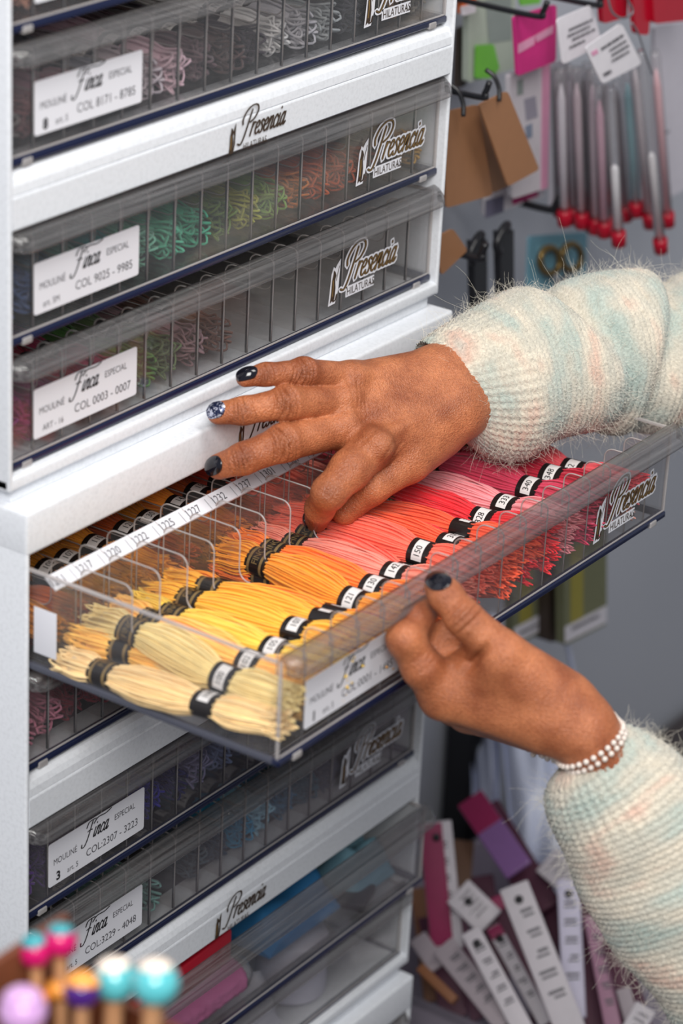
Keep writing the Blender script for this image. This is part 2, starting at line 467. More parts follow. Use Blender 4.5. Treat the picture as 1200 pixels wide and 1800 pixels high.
def rail_prof(zt, zb, yb=.03):
    return [(yb, zt), (.010, zt), (.005, zt-.0008), (.0022, zt-.003), (.0008, zt-.0065), (.0004, zt-.0112), (.0012, zt-.0116), (.0003, zt-.0121), (0, zt-.013), (0, zb+.001), (.001, zb), (yb, zb)]
def cabinet(name, origin, rails, zb, zt, lid, label):
    """rails: list of (top, bottom) z of the front rails. Shell with rounded front rims"""
    c = empty(name, origin, label, 'thread cabinet')
    oz = origin[2]
    mb = MB(); t = .0034; D = .36
    for x in (0, W-t): mb.rbox((x, 0, zb-oz), (x+t, D, zt-oz), .0015, 0)
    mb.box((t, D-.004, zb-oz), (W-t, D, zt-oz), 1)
    mb.rbox((0, .0, zb-oz), (W, D, zb-oz+.008), .002, 0)
    if lid: mb.rbox((-.0002, -.0004, lid-oz), (W+.0002, D, zt-oz), .0022, 0)
    else: mb.rbox((0, 0, zt-oz-.012), (W, D, zt-oz), .002, 0)
    for a, b in rails:
        mb.prism([(y, z-oz) for y, z in rail_prof(a, b)], W-2*t+.0004, 'x', 0, t-.0002, smooth_edge=False)
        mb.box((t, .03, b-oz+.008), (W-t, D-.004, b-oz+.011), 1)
    # plinth
    mb.rbox((.006, .004, zb-oz-.0085), (W-.006, D-.01, zb-oz+.001), .001, 0)
    mb.build('body', [M['white'], M['inside']], c)
    return c
REC = .006
UY, LY, TY = .012, 0., -.005
up = cabinet('thread_cabinet', (0, UY, .0085), [(.1862, .1556), (.3545, .324)], .0085, .5, None, 'white thread cabinet with clear drawers, the upper one, stacked on another cabinet')
low = cabinet('thread_cabinet', (0, LY, -.503), [(-.166, -.1975), (-.333, -.3636)], -.503, 0., -.0256, 'white thread cabinet with one drawer pulled wide open')
third = cabinet('thread_cabinet', (0, TY, -1.026), [(-.678, -.709), (-.845, -.876)], -1.026, -.512, -.540, 'white thread cabinet at the bottom of the stack, mostly below the frame')
third['group'] = 'stacked thread cabinets'; up['group'] = 'stacked thread cabinets'; low['group'] = 'stacked thread cabinets'
def rail_logo(c, x, z):
    o = link('logo', LOGO_PRINT, None, c, (x, -.0002, z-c.location.z)); o['label'] = 'brown printed emblem on the white rail'
rail_logo(up, .185, .1552); rail_logo(up, .185, .3238); rail_logo(low, .187, -.0245); rail_logo(low, .181, -.3632); rail_logo(low, .183, -.1972)
DX = .004
DR = {}
def put(key, cab, z, pull=0., **kw):
    y0 = cab.location.y
    DR[key] = (drawer(cab, DX, REC-pull, z-cab.location.z, **kw), (DX, y0+REC-pull, z))
zu1, zu0 = .0893, .0175
put('u9', up, zu1, label=label_mesh('', 'COL 9025 - 9985', None, 'art. 5M'))
put('u10', up, zu0, label=label_mesh('', 'COL 0003 - 0007', None, 'ART - 16'), logo_x=.298)
put('u8', up, .1882, label=label_mesh('', 'COL 8171 - 8785', '8', 'art. 5'))
put('u7', up, .2580, label=label_mesh('', 'COL 7001 - 8166', '7', 'art. 5'))
for z in (.3565, .4260): put('x%d' % int(z*1000), up, z, label=None, logo=True, dividers=False)
l2 = -.1645
put('l2', low, l2, label=None)
put('l3', low, -.2630, label=label_mesh('', 'COL:2307 - 3223', '3', 'art. 5'))
put('l4', low, -.3315, label=label_mesh('', 'COL:3229 - 4048', '4', 'art. 5'))
put('l5', low, -.4300, pull=.014, label=None, logo=False, dividers=False)
put('l6', low, -.4985, label=None, logo=False, dividers=False)
put('t1', third, -.6060, label=None, logo=True, dividers=False)
put('t2', third, -.6755, label=None, logo=True, dividers=False)
for z in (-.7735, -.8425, -.9405, -1.0105): put('t%d' % int(-z*1000), third, z, label=None, logo=True, dividers=False)
# the open drawer, pulled out 17 cm
OPY, OPZ = -.1685, -.0952
od = drawer(low, DX, OPY, OPZ-low.location.z, label=label_mesh('', 'COL:0001 - 1485', '1', 'art. 5'), back_div=True, desc='clear drawer pulled open, full of thread skeins')
DR['open'] = (od, (DX, OPY, OPZ))
mb = MB(); mb.rbox((-.0006, .150, .012), (-.0001, .166, .040), .0002); o = mb.build('side_sticker', [M['sticker']], od); o['label'] = 'white blank sticker on the drawer side'
# number strip along the middle partition
mb = MB()
ys, zs = .1525, .053
mb.add([(.002, ys, zs), (WD-.09, ys, zs), (WD-.09, ys+.0078, zs+.0054), (.002, ys+.0078, zs+.0054), (.002, ys+.0003, zs-.001), (WD-.09, ys+.0003, zs-.001), (WD-.09, ys+.0083, zs+.0045), (.002, ys+.0083, zs+.0045)],
       [(0,1,2,3), (7,6,5,4), (0,4,5,1), (1,5,6,2), (2,6,7,3), (3,7,4,0)], 0)
un = np.array((0, .0078, .0054)); un /= np.linalg.norm(un)
for k, tx in enumerate(['1211', '1217', '1220', '1222', '1225', '1227', '1232', '1237', '1301', '1307', '1314', '1325', '1328']):
    text_mesh(tx, .0072, mb, np.array((-.0006+.0242*k if k else .001, ys+.0016, zs+.0014)), X3, un, 1, squeeze=.9)
    x = .0198+.0242*k
    mb.add([np.array((x, ys+.0002, zs+.0004))+q for q in (np.zeros(3), np.array((.0003,0,0)), np.array((.0003,0,0))+un*.0074, un*.0074)], [(0,1,2,3)], 1)
o = mb.build('number_strip', [M['sticker'], M['inkgrey']], od); o['label'] = 'white strip with four-figure colour numbers'
# ------------------------------------------------------------------ thread skeins
def yarnmat():
    m, nt, out = newmat('cotton_thread')
    oi = N(nt, 'ShaderNodeObjectInfo')
    p = N(nt, 'ShaderNodeBsdfPrincipled', Roughness=.62)
    p.inputs['Specular IOR Level'].default_value = .35
    p.inputs['Sheen Weight'].default_value = .25
    tc = N(nt, 'ShaderNodeTexCoord')
    mp = N(nt, 'ShaderNodeMapping'); mp.inputs['Scale'].default_value = (900, 90, 900)
    no = N(nt, 'ShaderNodeTexNoise', Scale=1., Detail=3.)
    L(nt, tc.outputs['Object'], mp.inputs[0]); L(nt, mp.outputs[0], no.inputs['Vector'])
    hs = N(nt, 'ShaderNodeHueSaturation')
    mr = N(nt, 'ShaderNodeMapRange'); mr.inputs[1].default_value = .3; mr.inputs[2].default_value = .7; mr.inputs[3].default_value = .92; mr.inputs[4].default_value = 1.14
    L(nt, no.outputs[0], mr.inputs[0]); L(nt, mr.outputs[0], hs.inputs['Value'])
    L(nt, oi.outputs['Color'], hs.inputs['Color']); L(nt, hs.outputs[0], p.inputs['Base Color'])
    bp = N(nt, 'ShaderNodeBump', Strength=.5, Distance=.0006)
    L(nt, no.outputs[0], bp.inputs['Height']); L(nt, bp.outputs[0], p.inputs['Normal'])
    L(nt, p.outputs[0], out.inputs[0])
    return m
M['yarn'] = yarnmat()
M['bandblack'] = mat('black_paper_band', rgb(30, 26, 26), .28)
M['bandwhite'] = mat('white_paper_band', rgb(232, 228, 226), .4)
M['bandgold'] = mat('gold_print', rgb(150, 126, 84), .35, metal=.4)

SKL = .147
B0_, B1_ = .30, .80
def skein_mesh(seed, n=118, r=.00056, flare=1.0, mix=.7):
    rg = random.Random(seed)
    pos = []
    k = 0
    while len(pos) < n:                                   # sunflower packing
        a = k*2.39996; q = math.sqrt((k+.5)/n); pos.append((q*math.cos(a), q*math.sin(a))); k += 1
    # visit the strands in angular order so that turns stay short
    pos.sort(key=lambda p: math.atan2(p[1], p[0]) + mix*rg.random())
    def R(s):                                             # bundle radius along the skein
        b1 = math.exp(-((s-B0_)/.06)**2); b2 = math.exp(-((s-B1_)/.06)**2)
        mid = .0118*(.66+.34*math.sin(PI*min(1, max(0, (s-B0_)/(B1_-B0_)))))
        end = .0112*flare*(1-.25*max(0, (abs(s-.5)-.38)/.12))
        base = mid if B0_ < s < B1_ else end
        w = max(b1, b2)
        return base*(1-w)+.0064*w
    path = []
    bend = [rg.uniform(-.003, .003) for _ in range(3)]
    for i, (px, pz) in enumerate(pos):
        ss = list(np.linspace(.04 if mix < 1 else .07, .96 if mix < 1 else .93, 13))
        if i % 2: ss.reverse()
        tw = rg.uniform(-.25, .25)
        for s in ss:
            rr = R(s)*rg.uniform(.93, 1.05); a = tw*(s-.5)*2
            x = px*math.cos(a)-pz*math.sin(a); z = px*math.sin(a)+pz*math.cos(a)
            path.append((x*rr*1.05+bend[0]*math.sin(PI*s)+bend[1]*math.sin(2*PI*s), s*SKL, z*rr*.82+bend[2]*.5*math.sin(2*PI*s)))
        # the turn at the end
        nx, nz = pos[(i+1) % n]
        e = SKL*(.99+rg.uniform(-.01, .05)) if i % 2 == 0 else SKL*(.01-rg.uniform(-.01, .05))
        s = ss[-1]; rr = R(s)
        if mix > 1:                                            # loose round loops
            de = (e-ss[-1]*SKL); y_ = ss[-1]*SKL
            path.append((px*rr*1.15, y_+de*.7, pz*rr)); path.append(((px+nx)/2*rr*1.2+rg.uniform(-.003, .003), e+de*rg.uniform(.0, .15), (pz+nz)/2*rr+rg.uniform(-.002, .002))); path.append((nx*rr*1.15, y_+de*.7, nz*rr))
        else: path.append(((px+nx)/2*rr*1.25+rg.uniform(-.001, .001), e, (pz+nz)/2*rr*1.0))
    P = catmull(path, 3)
    mb = MB(); mb.tube(P, r, 5, 0)
    # low core so no light leaks through
    mb.tube([(bend[0]*math.sin(PI*s)+bend[1]*math.sin(2*PI*s), s*SKL, bend[2]*.5*math.sin(2*PI*s)) for s in np.linspace(.06, .94, 12)], [R(s)*.88 for s in np.linspace(.06, .94, 12)], 10, 0, flat=.8)
    me = mb.mesh('thread'); me.materials.append(M['yarn'])
    ctr = lambda s: (bend[0]*math.sin(PI*s)+bend[1]*math.sin(2*PI*s), s*SKL, bend[2]*.5*math.sin(2*PI*s))
    return me, ctr
def band_mesh(txt=None, white=False):
    mb = MB(); n = 28; ln = .0145; rx, rz = .0086, .0072
    V = []
    for j in range(9):
        y = ln*(j/8-.5)
        V.append([(rx*math.cos(2*PI*k/n), y, rz*math.sin(2*PI*k/n)) for k in range(n)])
    V = np.array(V)
    for j in range(8):
        for k in range(n):
            k2 = (k+1) % n; a = (k+.5)/n*360
            w = white and 35 < a < 145 and 2 <= j <= 5
            g = (not white) and j in (1, 6)
            mb.add([V[j][k], V[j][k2], V[j+1][k2], V[j+1][k]], [(0, 1, 2, 3)], 1 if w else (2 if g else 0), True)
    # closed ends
    for j in (0, 8): mb.add([tuple(v) for v in V[j]], [tuple(range(n))], 0)
    if white and txt: text_mesh(txt, .0072, mb, (.0, -.0035, rz+.0003), (0, 0, 0), (0, 0, 0), 0) if False else None
    if txt:
        q = MB(); text_mesh(txt, .0062, q, (-.0052, -.0022, 0), X3, Y3, 0, squeeze=.8)
        vs = [(x, y, rz*math.sqrt(max(0, 1-(x/rx)**2))+.00025) for x, y, z in q.v]
        mb.add(vs, q.f, 0 if white else 2)
    me = mb.mesh('paper_band')
    for m_ in (M['bandblack'], M['bandwhite'], M['bandgold']): me.materials.append(m_)
    return me
SK = [skein_mesh(s) for s in (1, 2, 3, 4, 5)]
SKT = [skein_mesh(s, 38, .00072, 1.05, 4.0) for s in (11, 12, 13)]     # thinner skeins
BAND_G = band_mesh('FINCA'); BAND_N = {}
def bandn(t):
    if t not in BAND_N: BAND_N[t] = band_mesh(t, True)
    return BAND_N[t]
ORD = ['first', 'second', 'third', 'fourth', 'fifth', 'sixth', 'seventh', 'eighth', 'ninth', 'tenth', 'eleventh', 'twelfth', 'thirteenth', 'fourteenth', 'fifteenth', 'sixteenth', 'seventeenth']
NSK = [0]
def skein(loc, col, label, group, rot=(0, 0, 0), num='12', var=None, thin=False, sc=(1, 1, 1)):
    NSK[0] += 1
    v = (SKT if thin else SK)[(NSK[0] if var is None else var) % (3 if thin else 5)]
    e = empty('thread_skein', loc, label, 'thread skein', group, rot); e.scale = sc
    t = link('thread', v[0], None, e); t.color = col
    a = link('paper_band', bandn(num), None, e, v[1](B0_)); a['label'] = 'black and white numbered paper band'
    b = link('paper_band', BAND_G, None, e, v[1](B1_)); b['label'] = 'black paper band with gold print'
    return e
def jit(c, k=.06):
    return tuple([max(0, x*(1+RNG.uniform(-k, k))) for x in c[:3]]+[1])
CR_ = dict(cream=rgb(255, 224, 160), pale=rgb(255, 208, 104), lemon=rgb(254, 210, 84), yellow=rgb(255, 196, 66), gold=rgb(248, 178, 58), amber=rgb(249, 160, 52),
           orange=rgb(250, 128, 48), vermil=rgb(250, 96, 60), coral=rgb(248, 112, 92), salmon=rgb(247, 150, 134), pink=rgb(240, 150, 160), red=rgb(226, 40, 52),
           crimson=rgb(186, 20, 52), rasp=rgb(206, 60, 92), rose=rgb(222, 110, 130), blush=rgb(246, 172, 158), candy=rgb(240, 92, 98), ochre=rgb(190, 120, 20), rust=rgb(176, 78, 20))
ox, oy, oz = DR['open'][1]
front = [ # per cell: list of (colour name, word, dz, dx, yaw)
 [('cream', 'cream', 0), ('cream', 'cream', 1)], [('pale', 'pale yellow', 0), ('pale', 'pale yellow', 1)], [('lemon', 'lemon yellow', 0), ('lemon', 'lemon yellow', 1)],
 [('yellow', 'warm yellow', 0), ('yellow', 'warm yellow', 1)], [('gold', 'golden yellow', 0), ('gold', 'golden yellow', 1)], [('amber', 'amber', 0), ('amber', 'amber', 1)],
 [('orange', 'orange', 0), ('orange', 'orange', 1)], [('salmon', 'salmon pink', 0), ('salmon', 'salmon pink', 1)], [('coral', 'coral', 0), ('coral', 'coral', 1)],
 [('vermil', 'vermilion', 0), ('vermil', 'vermilion', 1)], [('red', 'bright red', 0), ('vermil', 'red-orange', 1)], [('red', 'bright red', 0), ('red', 'bright red', 1)], [('pink', 'light pink', 0), ('pink', 'light pink', 1)], [('rasp', 'raspberry', 0), ('rasp', 'raspberry', 1)],
 [('crimson', 'crimson', 0), ('crimson', 'crimson', 1)], [('blush', 'blush pink', 0), ('candy', 'coral pink', 1)], []]
nums = ['100', '102', '105', '107', '110', '121', '130', '142', '150', '314', '325', '328', '333', '340', '348', '352', '360']
for c, L_ in enumerate(front):
    for name, word, lv in L_:
        x = ox+(c+.5)*PITCH+(-.0046 if lv == 0 else .0046)
        z = oz+.0212+lv*.0090
        pos = 'lower' if lv == 0 else 'upper'
        skein((x, oy+.0045+(RNG.uniform(-.001, .006) if c else 0), z), jit(CR_[name]), f'{pos} {word} skein in the {ORD[c]} front cell from the left of the open drawer', 'skeins in the front row of the open drawer',
              (RNG.uniform(-.095, -.05), RNG.uniform(-1.0, 1.0), RNG.uniform(-.05, .05)), nums[c])
back = ['ochre', 'rust', 'ochre', 'ochre', 'amber', 'rust', 'ochre', 'amber', 'rust', 'coral', 'coral', 'salmon', 'rasp', 'crimson', 'pink', 'candy', None]
for c, name in enumerate(back):
    if not name: continue
    skein((ox+(c+.5)*PITCH, oy+.165, oz+.022), jit(CR_[name]), f'{ {"ochre":"ochre","rust":"rust brown","amber":"amber","coral":"coral","salmon":"salmon","rasp":"raspberry","crimson":"crimson","pink":"pink","candy":"coral pink"}[name]} skein in the {ORD[c]} back cell from the left of the open drawer',
          'skeins in the back row of the open drawer', (0, RNG.uniform(-.3, .3), RNG.uniform(-.03, .03)), nums[c])

# closed drawers: cell by cell, a colour word and a colour; None leaves the cell empty
def fill(key, where, cells):
    x0, y0, z0 = DR[key][1]
    for c, item in enumerate(cells):
        if item is None: continue
        word, col = item
        skein((x0+(c+.5)*PITCH, y0+.0135+RNG.uniform(0, .003), z0+.017), jit(col, .1), f'{word} skein in {ORD[c]} cell from left, {where}', 'skeins in the '+where,
              (RNG.uniform(-.02, .08), RNG.uniform(-.6, .6), RNG.uniform(-.04, .04)), 'N', None, True, (1.05, 1, 1.15))
g = lambda *a: rgb(*a)
fill('u9', 'drawer just below the upper printed rail', [('blue', g(70, 90, 150)), ('slate blue', g(80, 104, 160)), ('grey blue', g(100, 130, 160)), ('pale teal', g(110, 165, 160)), ('turquoise', g(30, 150, 140)),
     ('mint', g(120, 190, 165)), ('sea green', g(90, 175, 145)), ('teal green', g(70, 165, 140)), ('moss green', g(90, 120, 50)), ('olive yellow', g(160, 160, 60)), ('grass green', g(120, 150, 70)),
     ('burnt orange', g(190, 100, 30)), ('rust', g(185, 85, 40)), ('copper', g(180, 80, 45)), ('dark copper', g(140, 65, 40)), ('grey', g(110, 110, 120)), ('gold', g(170, 130, 60))])
fill('u10', 'closed drawer right above the spread fingers', [('purple', g(130, 40, 120)), ('magenta', g(150, 40, 110)), ('plum', g(120, 50, 90)), ('crimson', g(150, 30, 60)), ('rose red', g(160, 60, 90)),
     ('leaf green', g(80, 120, 60)), ('sage', g(110, 130, 90)), ('grey pink', g(150, 120, 125)), ('brown', g(110, 80, 70)), None, None, None, None, None, None, None, None])
fill('u8', 'drawer above the upper printed rail', [('taupe', g(110, 95, 95)), ('rosewood', g(130, 80, 85)), ('mauve', g(150, 100, 120)), ('dusty pink', g(170, 130, 140)), ('lilac grey', g(150, 140, 160)), ('pale lilac', g(190, 175, 190)),
     ('pale pink', g(215, 190, 195)), ('plum grey', g(100, 80, 90)), ('brown', g(80, 60, 60)), ('dark plum', g(60, 45, 55)), ('white', g(225, 222, 222)), ('silver grey', g(190, 192, 198)), ('pale grey', g(170, 172, 180)),
     ('charcoal', g(60, 58, 66)), ('black', g(30, 28, 30)), ('sand', g(190, 150, 110)), ('stone', g(150, 140, 130))])
fill('u7', 'drawer cut by the top edge', [('peach', g(220, 150, 120)), ('peach pink', g(222, 160, 140)), ('apricot', g(225, 150, 105)), ('blush', g(220, 170, 150)), ('tan', g(180, 130, 100)), ('brown', g(110, 70, 50))]+[None]*11)
fill('l2', 'closed drawer directly under the open one', [('dusty pink', g(190, 110, 130)), ('rose pink', g(215, 130, 150)), ('wine red', g(140, 30, 55)), ('red', g(170, 40, 60)), ('crimson', g(130, 30, 60)), ('purple', g(90, 40, 90))]+[None]*11)
fill('l3', 'second drawer under the open one', [('purple', g(80, 40, 130)), ('violet', g(70, 40, 110)), ('plum', g(80, 40, 80)), ('dark plum', g(60, 35, 65)), ('mauve', g(80, 60, 100)), ('ultramarine', g(50, 45, 150)), ('navy', g(40, 40, 100)), ('lavender', g(150, 150, 200)), ('pale blue', g(140, 160, 200)), ('navy', g(30, 40, 80)), ('indigo', g(40, 40, 90))]+[None]*6)
fill('l4', 'drawer above the lowest printed rail', [None, None, None, None, ('grey teal', g(80, 120, 125)), ('pale teal', g(110, 150, 150)), None, ('slate', g(70, 90, 100)), ('ink blue', g(40, 70, 90)), ('turquoise', g(30, 140, 180)), ('sky blue', g(150, 200, 225)), ('deep teal', g(40, 110, 140)), ('dark teal', g(30, 80, 100)), ('navy', g(40, 50, 80)), None, None, None])
# ------------------------------------------------------------------ person: hands grown as one smooth surface each
def smin(a, b, k):
    h = np.clip(.5+.5*(b-a)/k, 0, 1)
    return b*(1-h)+a*h-k*h*(1-h)
class Field:
    def __init__(s, lo, hi, h):
        s.lo = np.array(lo); s.h = h
        n = np.ceil((np.array(hi)-s.lo)/h).astype(int)+1
        ax = [s.lo[i]+h*np.arange(n[i]) for i in range(3)]
        s.X, s.Y, s.Z = [g.astype(np.float32) for g in np.meshgrid(*ax, indexing='ij')]
        s.n = n
    def capsule(s, a, ra, b, rb):
        a = np.array(a); b = np.array(b); ab = b-a; L2 = float(ab@ab)+1e-12
        px, py, pz = s.X-np.float32(a[0]), s.Y-np.float32(a[1]), s.Z-np.float32(a[2])
        t = np.clip((px*np.float32(ab[0])+py*np.float32(ab[1])+pz*np.float32(ab[2]))/np.float32(L2), 0, 1)
        d = np.sqrt((px-t*np.float32(ab[0]))**2+(py-t*np.float32(ab[1]))**2+(pz-t*np.float32(ab[2]))**2)
        return d-(np.float32(ra)+t*np.float32(rb-ra))
    def chain(s, pts, k=.004):
        D = None
        for (a, ra), (b, rb) in zip(pts[:-1], pts[1:]):
            d = s.capsule(a, ra, b, rb)
            D = d if D is None else smin(D, d, k)
        return D
def surface_nets(F, lo, h):
    nx, ny, nz = F.shape
    S = F < 0
    c = np.zeros((nx-1, ny-1, nz-1), np.int8)
    for i in (0, 1):
        for j in (0, 1):
            for k in (0, 1): c += S[i:nx-1+i, j:ny-1+j, k:nz-1+k]
    act = (c > 0) & (c < 8)
    ids = -np.ones(act.shape, np.int64); A = np.argwhere(act); ids[act] = np.arange(len(A))
    acc = np.zeros((len(A), 3)); cnt = np.zeros(len(A))
    cor = [(i, j, k) for i in (0, 1) for j in (0, 1) for k in (0, 1)]
    for a in range(8):
        for b in range(a+1, 8):
            ca, cb = np.array(cor[a]), np.array(cor[b])
            if np.abs(ca-cb).sum() != 1: continue
            fa = F[A[:, 0]+ca[0], A[:, 1]+ca[1], A[:, 2]+ca[2]].astype(float); fb = F[A[:, 0]+cb[0], A[:, 1]+cb[1], A[:, 2]+cb[2]].astype(float)
            x = (fa < 0) != (fb < 0)
            t = np.where(x, fa/(fa-fb+1e-20), 0)
            acc += np.where(x[:, None], ca+t[:, None]*(cb-ca), 0); cnt += x
    V = np.array(lo)+h*(A+acc/np.maximum(cnt, 1)[:, None])
    Q = []
    for ax in range(3):
        sl0 = [slice(None)]*3; sl1 = [slice(None)]*3
        sl0[ax] = slice(0, -1); sl1[ax] = slice(1, None)
        a, b = S[tuple(sl0)], S[tuple(sl1)]
        E_ = np.argwhere(a != b)
        o1, o2 = [q for q in range(3) if q != ax]
        ok = (E_[:, o1] > 0) & (E_[:, o2] > 0) & (E_[:, o1] < F.shape[o1]-1) & (E_[:, o2] < F.shape[o2]-1)
        E_ = E_[ok]
        flip = a[tuple(E_.T)]
        def cid(d1, d2):
            q = E_.copy(); q[:, o1] += d1; q[:, o2] += d2
            return ids[tuple(q.T)]
        q = np.stack([cid(-1, -1), cid(0, -1), cid(0, 0), cid(-1, 0)], 1)
        if ax == 1: flip = ~flip
        q[~flip] = q[~flip][:, ::-1]
        Q.append(q)
    return V, np.vstack(Q)
def relax(V, Q, it=2, f=.5):
    for _ in range(it):
        acc = np.zeros_like(V); cnt = np.zeros(len(V))
        for a in range(4):
            b = (a+1) % 4
            np.add.at(acc, Q[:, a], V[Q[:, b]]); np.add.at(cnt, Q[:, a], 1)
            np.add.at(acc, Q[:, b], V[Q[:, a]]); np.add.at(cnt, Q[:, b], 1)
        V = V*(1-f)+f*acc/np.maximum(cnt, 1)[:, None]
    return V
def P3(j): return at_d(j[0], j[1], j[2])

def grow_hand(fingers, palm, extra, grooves, pads, h=.0008, pk=.010, fk=.007):
    allp = [P3(j) for f in fingers for j, r in f]+[P3(j) for a, ra, b, rb in palm for j in (a, b)]
    lo = np.min(allp, axis=0)-.022; hi = np.max(allp, axis=0)+.022
    F = Field(lo, hi, h)
    Pm = None
    for a, ra, b, rb in palm:
        d = F.capsule(P3(a), ra, P3(b), rb)
        Pm = d if Pm is None else smin(Pm, d, pk)
    for a, ra, b, rb, k in extra:
        Pm = smin(Pm, F.capsule(P3(a), ra, P3(b), rb), k)
    Fm = None
    for f in fingers:
        d = F.chain([(P3(j), r) for j, r in f])
        Fm = d if Fm is None else np.minimum(Fm, d)
    D = smin(Pm, Fm, fk)
    for j, r, k in pads:                                   # knuckle bumps
        p = P3(j); d = np.sqrt((F.X-p[0])**2+(F.Y-p[1])**2+(F.Z-p[2])**2)-r
        D = smin(D, d.astype(np.float32), k)
    for j, ax, amp, sig, R in grooves:                     # skin folds across a finger, on the side facing out
        p = P3(j); ax = np.array(ax); ax = ax/np.linalg.norm(ax)
        x, y, z = F.X-p[0], F.Y-p[1], F.Z-p[2]
        t = x*ax[0]+y*ax[1]+z*ax[2]
        rr = x*x+y*y+z*z
        D = D+np.float32(amp)*np.exp(-(t/sig)**2)*np.exp(-(rr/R**2)**2)
    V, Q = surface_nets(D.astype(np.float32), lo, h)
    return relax(V, Q, 2, .45), Q

# --- right hand: back of the hand to the viewer, fingers spread to the left, index and thumb down in the threads
pinky = [((617, 666, 1.662), .0098), ((534, 654, 1.632), .0080), ((467, 658, 1.619), .0064), ((431, 664, 1.616), .0055)]
ring  = [((602, 706, 1.654), .0108), ((505, 708, 1.622), .0096), ((428, 722, 1.617), .0078), ((384, 726, 1.619), .0068)]
mid   = [((600, 752, 1.650), .0115), ((500, 778, 1.622), .0108), ((428, 806, 1.613), .0090), ((385, 820, 1.618), .0076)]
index = [((652, 788, 1.645), .0128), ((615, 826, 1.628), .0118), ((578, 866, 1.618), .0100), ((562, 894, 1.638), .0084), ((556, 914, 1.660), .0074)]
thumb = [((770, 770, 1.692), .0135), ((715, 812, 1.668), .0125), ((652, 856, 1.655), .0105), ((606, 898, 1.660), .0085)]
wu, wl_ = (770, 654, 1.702), (792, 722, 1.694)
palm = [((617, 668, 1.664), .0105, wu, .0150), ((602, 708, 1.658), .0120, (775, 672, 1.698), .0165), ((602, 752, 1.655), .0125, (785, 695, 1.694), .0170), ((652, 786, 1.650), .0130, wl_, .0165),
        ((640, 730, 1.664), .0125, wl_, .0160), ((720, 800, 1.672), .0130, wl_, .0165), (wu, .0150, (890, 628, 1.735), .0190), (wl_, .0165, (900, 690, 1.732), .0190), ((780, 690, 1.700), .017, (895, 660, 1.735), .021)]
tend = [((612, 690, 1.6490), .0038, (752, 652, 1.6855), .0026, .004), ((612, 740, 1.6425), .0038, (760, 676, 1.6805), .0026, .004), ((628, 664, 1.6545), .0036, (745, 636, 1.689), .0026, .004), ((662, 776, 1.6365), .003, (775, 712, 1.678), .002, .005)]
def fdir(a, b): return P3(b)-P3(a)
gr = []
for f, n1, n2 in ((pinky, 1, 2), (ring, 1, 2), (mid, 1, 2)):
    for ji, amp in ((n1, .0026), (n2, .0020)):
        j, r = f[ji]; ax = fdir(f[ji-1][0], f[min(ji+1, len(f)-1)][0]); un = ax/np.linalg.norm(ax)
        for off in (-.0058, -.0034, -.0012, .0010, .0034, .0056):
            q = P3(j)+un*off-CF*r
            v = q-CP; d = v@CF
            px, py = 600+FPX*(v@CR)/d, 900-FPX*(v@CU)/d
            gr.append(((px, py, d), ax+.12*np.linalg.norm(ax)*CU*(1 if off > 0 else -1), amp*(1 if abs(off) < .003 else .7), .00068, r*1.05))
pads = [((664, 784, 1.634), .0100, .004), ((652, 782, 1.639), .0095, .006), ((534, 650, 1.630), .0066, .004), ((503, 704, 1.619), .0080, .004), ((498, 774, 1.618), .0090, .004), ((610, 700, 1.648), .008, .006), ((606, 748, 1.643), .008, .006), ((622, 664, 1.655), .007, .006)]
gr += [((694, 806, 1.634), fdir((694, 806, 1.634), (660, 775, 1.634)), .0022, .0014, .013), ((706, 796, 1.638), fdir((706, 796, 1.64), (670, 765, 1.634)), .0016, .0010, .011), ((684, 790, 1.628), fdir((684, 790, 1.63), (660, 775, 1.63)), .0008, .0007, .009),
       ((646, 770, 1.630), fdir((646, 770, 1.63), (662, 786, 1.63)), .0005, .0008, .009)]
for k in range(6):                                         # fine folds over the first joints of the fingers
    q = (618+9*k, 690+16*k-2*k*k, 1.641-.0008*k); gr.append((q, fdir(q, (q[0]+34, q[1]-6, q[2]+.004)), .0008, .0007, .012)); gr.append(((q[0]+14, q[1]-4, q[2]+.001), fdir(q, (q[0]+34, q[1]+2, q[2]+.004)), .0007, .0006, .012))
for k in range(4): gr.append(((572+3*k, 868-8*k, 1.609), fdir((565, 890, 1.62), (600, 840, 1.62)), .0008, .0008, .009))
VR, QR = grow_hand([pinky, ring, mid, index, thumb], palm, tend, gr, pads)

# --- left hand: thumb on the drawer lip, index finger hooked under it, the others curled below
thumbL = [((985, 1228, 1.522), .0160), ((882, 1150, 1.506), .0125), ((815, 1086, 1.500), .0098), ((783, 1046, 1.504), .0088), ((770, 1030, 1.508), .0076)]
indexL = [((778, 1222, 1.526), .0120), ((742, 1172, 1.514), .0112), ((712, 1124, 1.507), .0098), ((733, 1088, 1.516), .0084), ((752, 1068, 1.524), .0072)]
midL = [((800, 1232, 1.548), .0120), ((756, 1162, 1.534), .0102), ((782, 1122, 1.536), .0090), ((806, 1098, 1.538), .0078)]
ringL = [((822, 1246, 1.566), .0115), ((772, 1208, 1.572), .0095), ((800, 1176, 1.586), .0082), ((835, 1180, 1.586), .0072)]
pinkL = [((848, 1256, 1.580), .0100), ((805, 1226, 1.592), .0082), ((830, 1202, 1.602), .0070), ((858, 1206, 1.600), .0062)]
wA, wB = (1025, 1286, 1.524), (1028, 1292, 1.546)
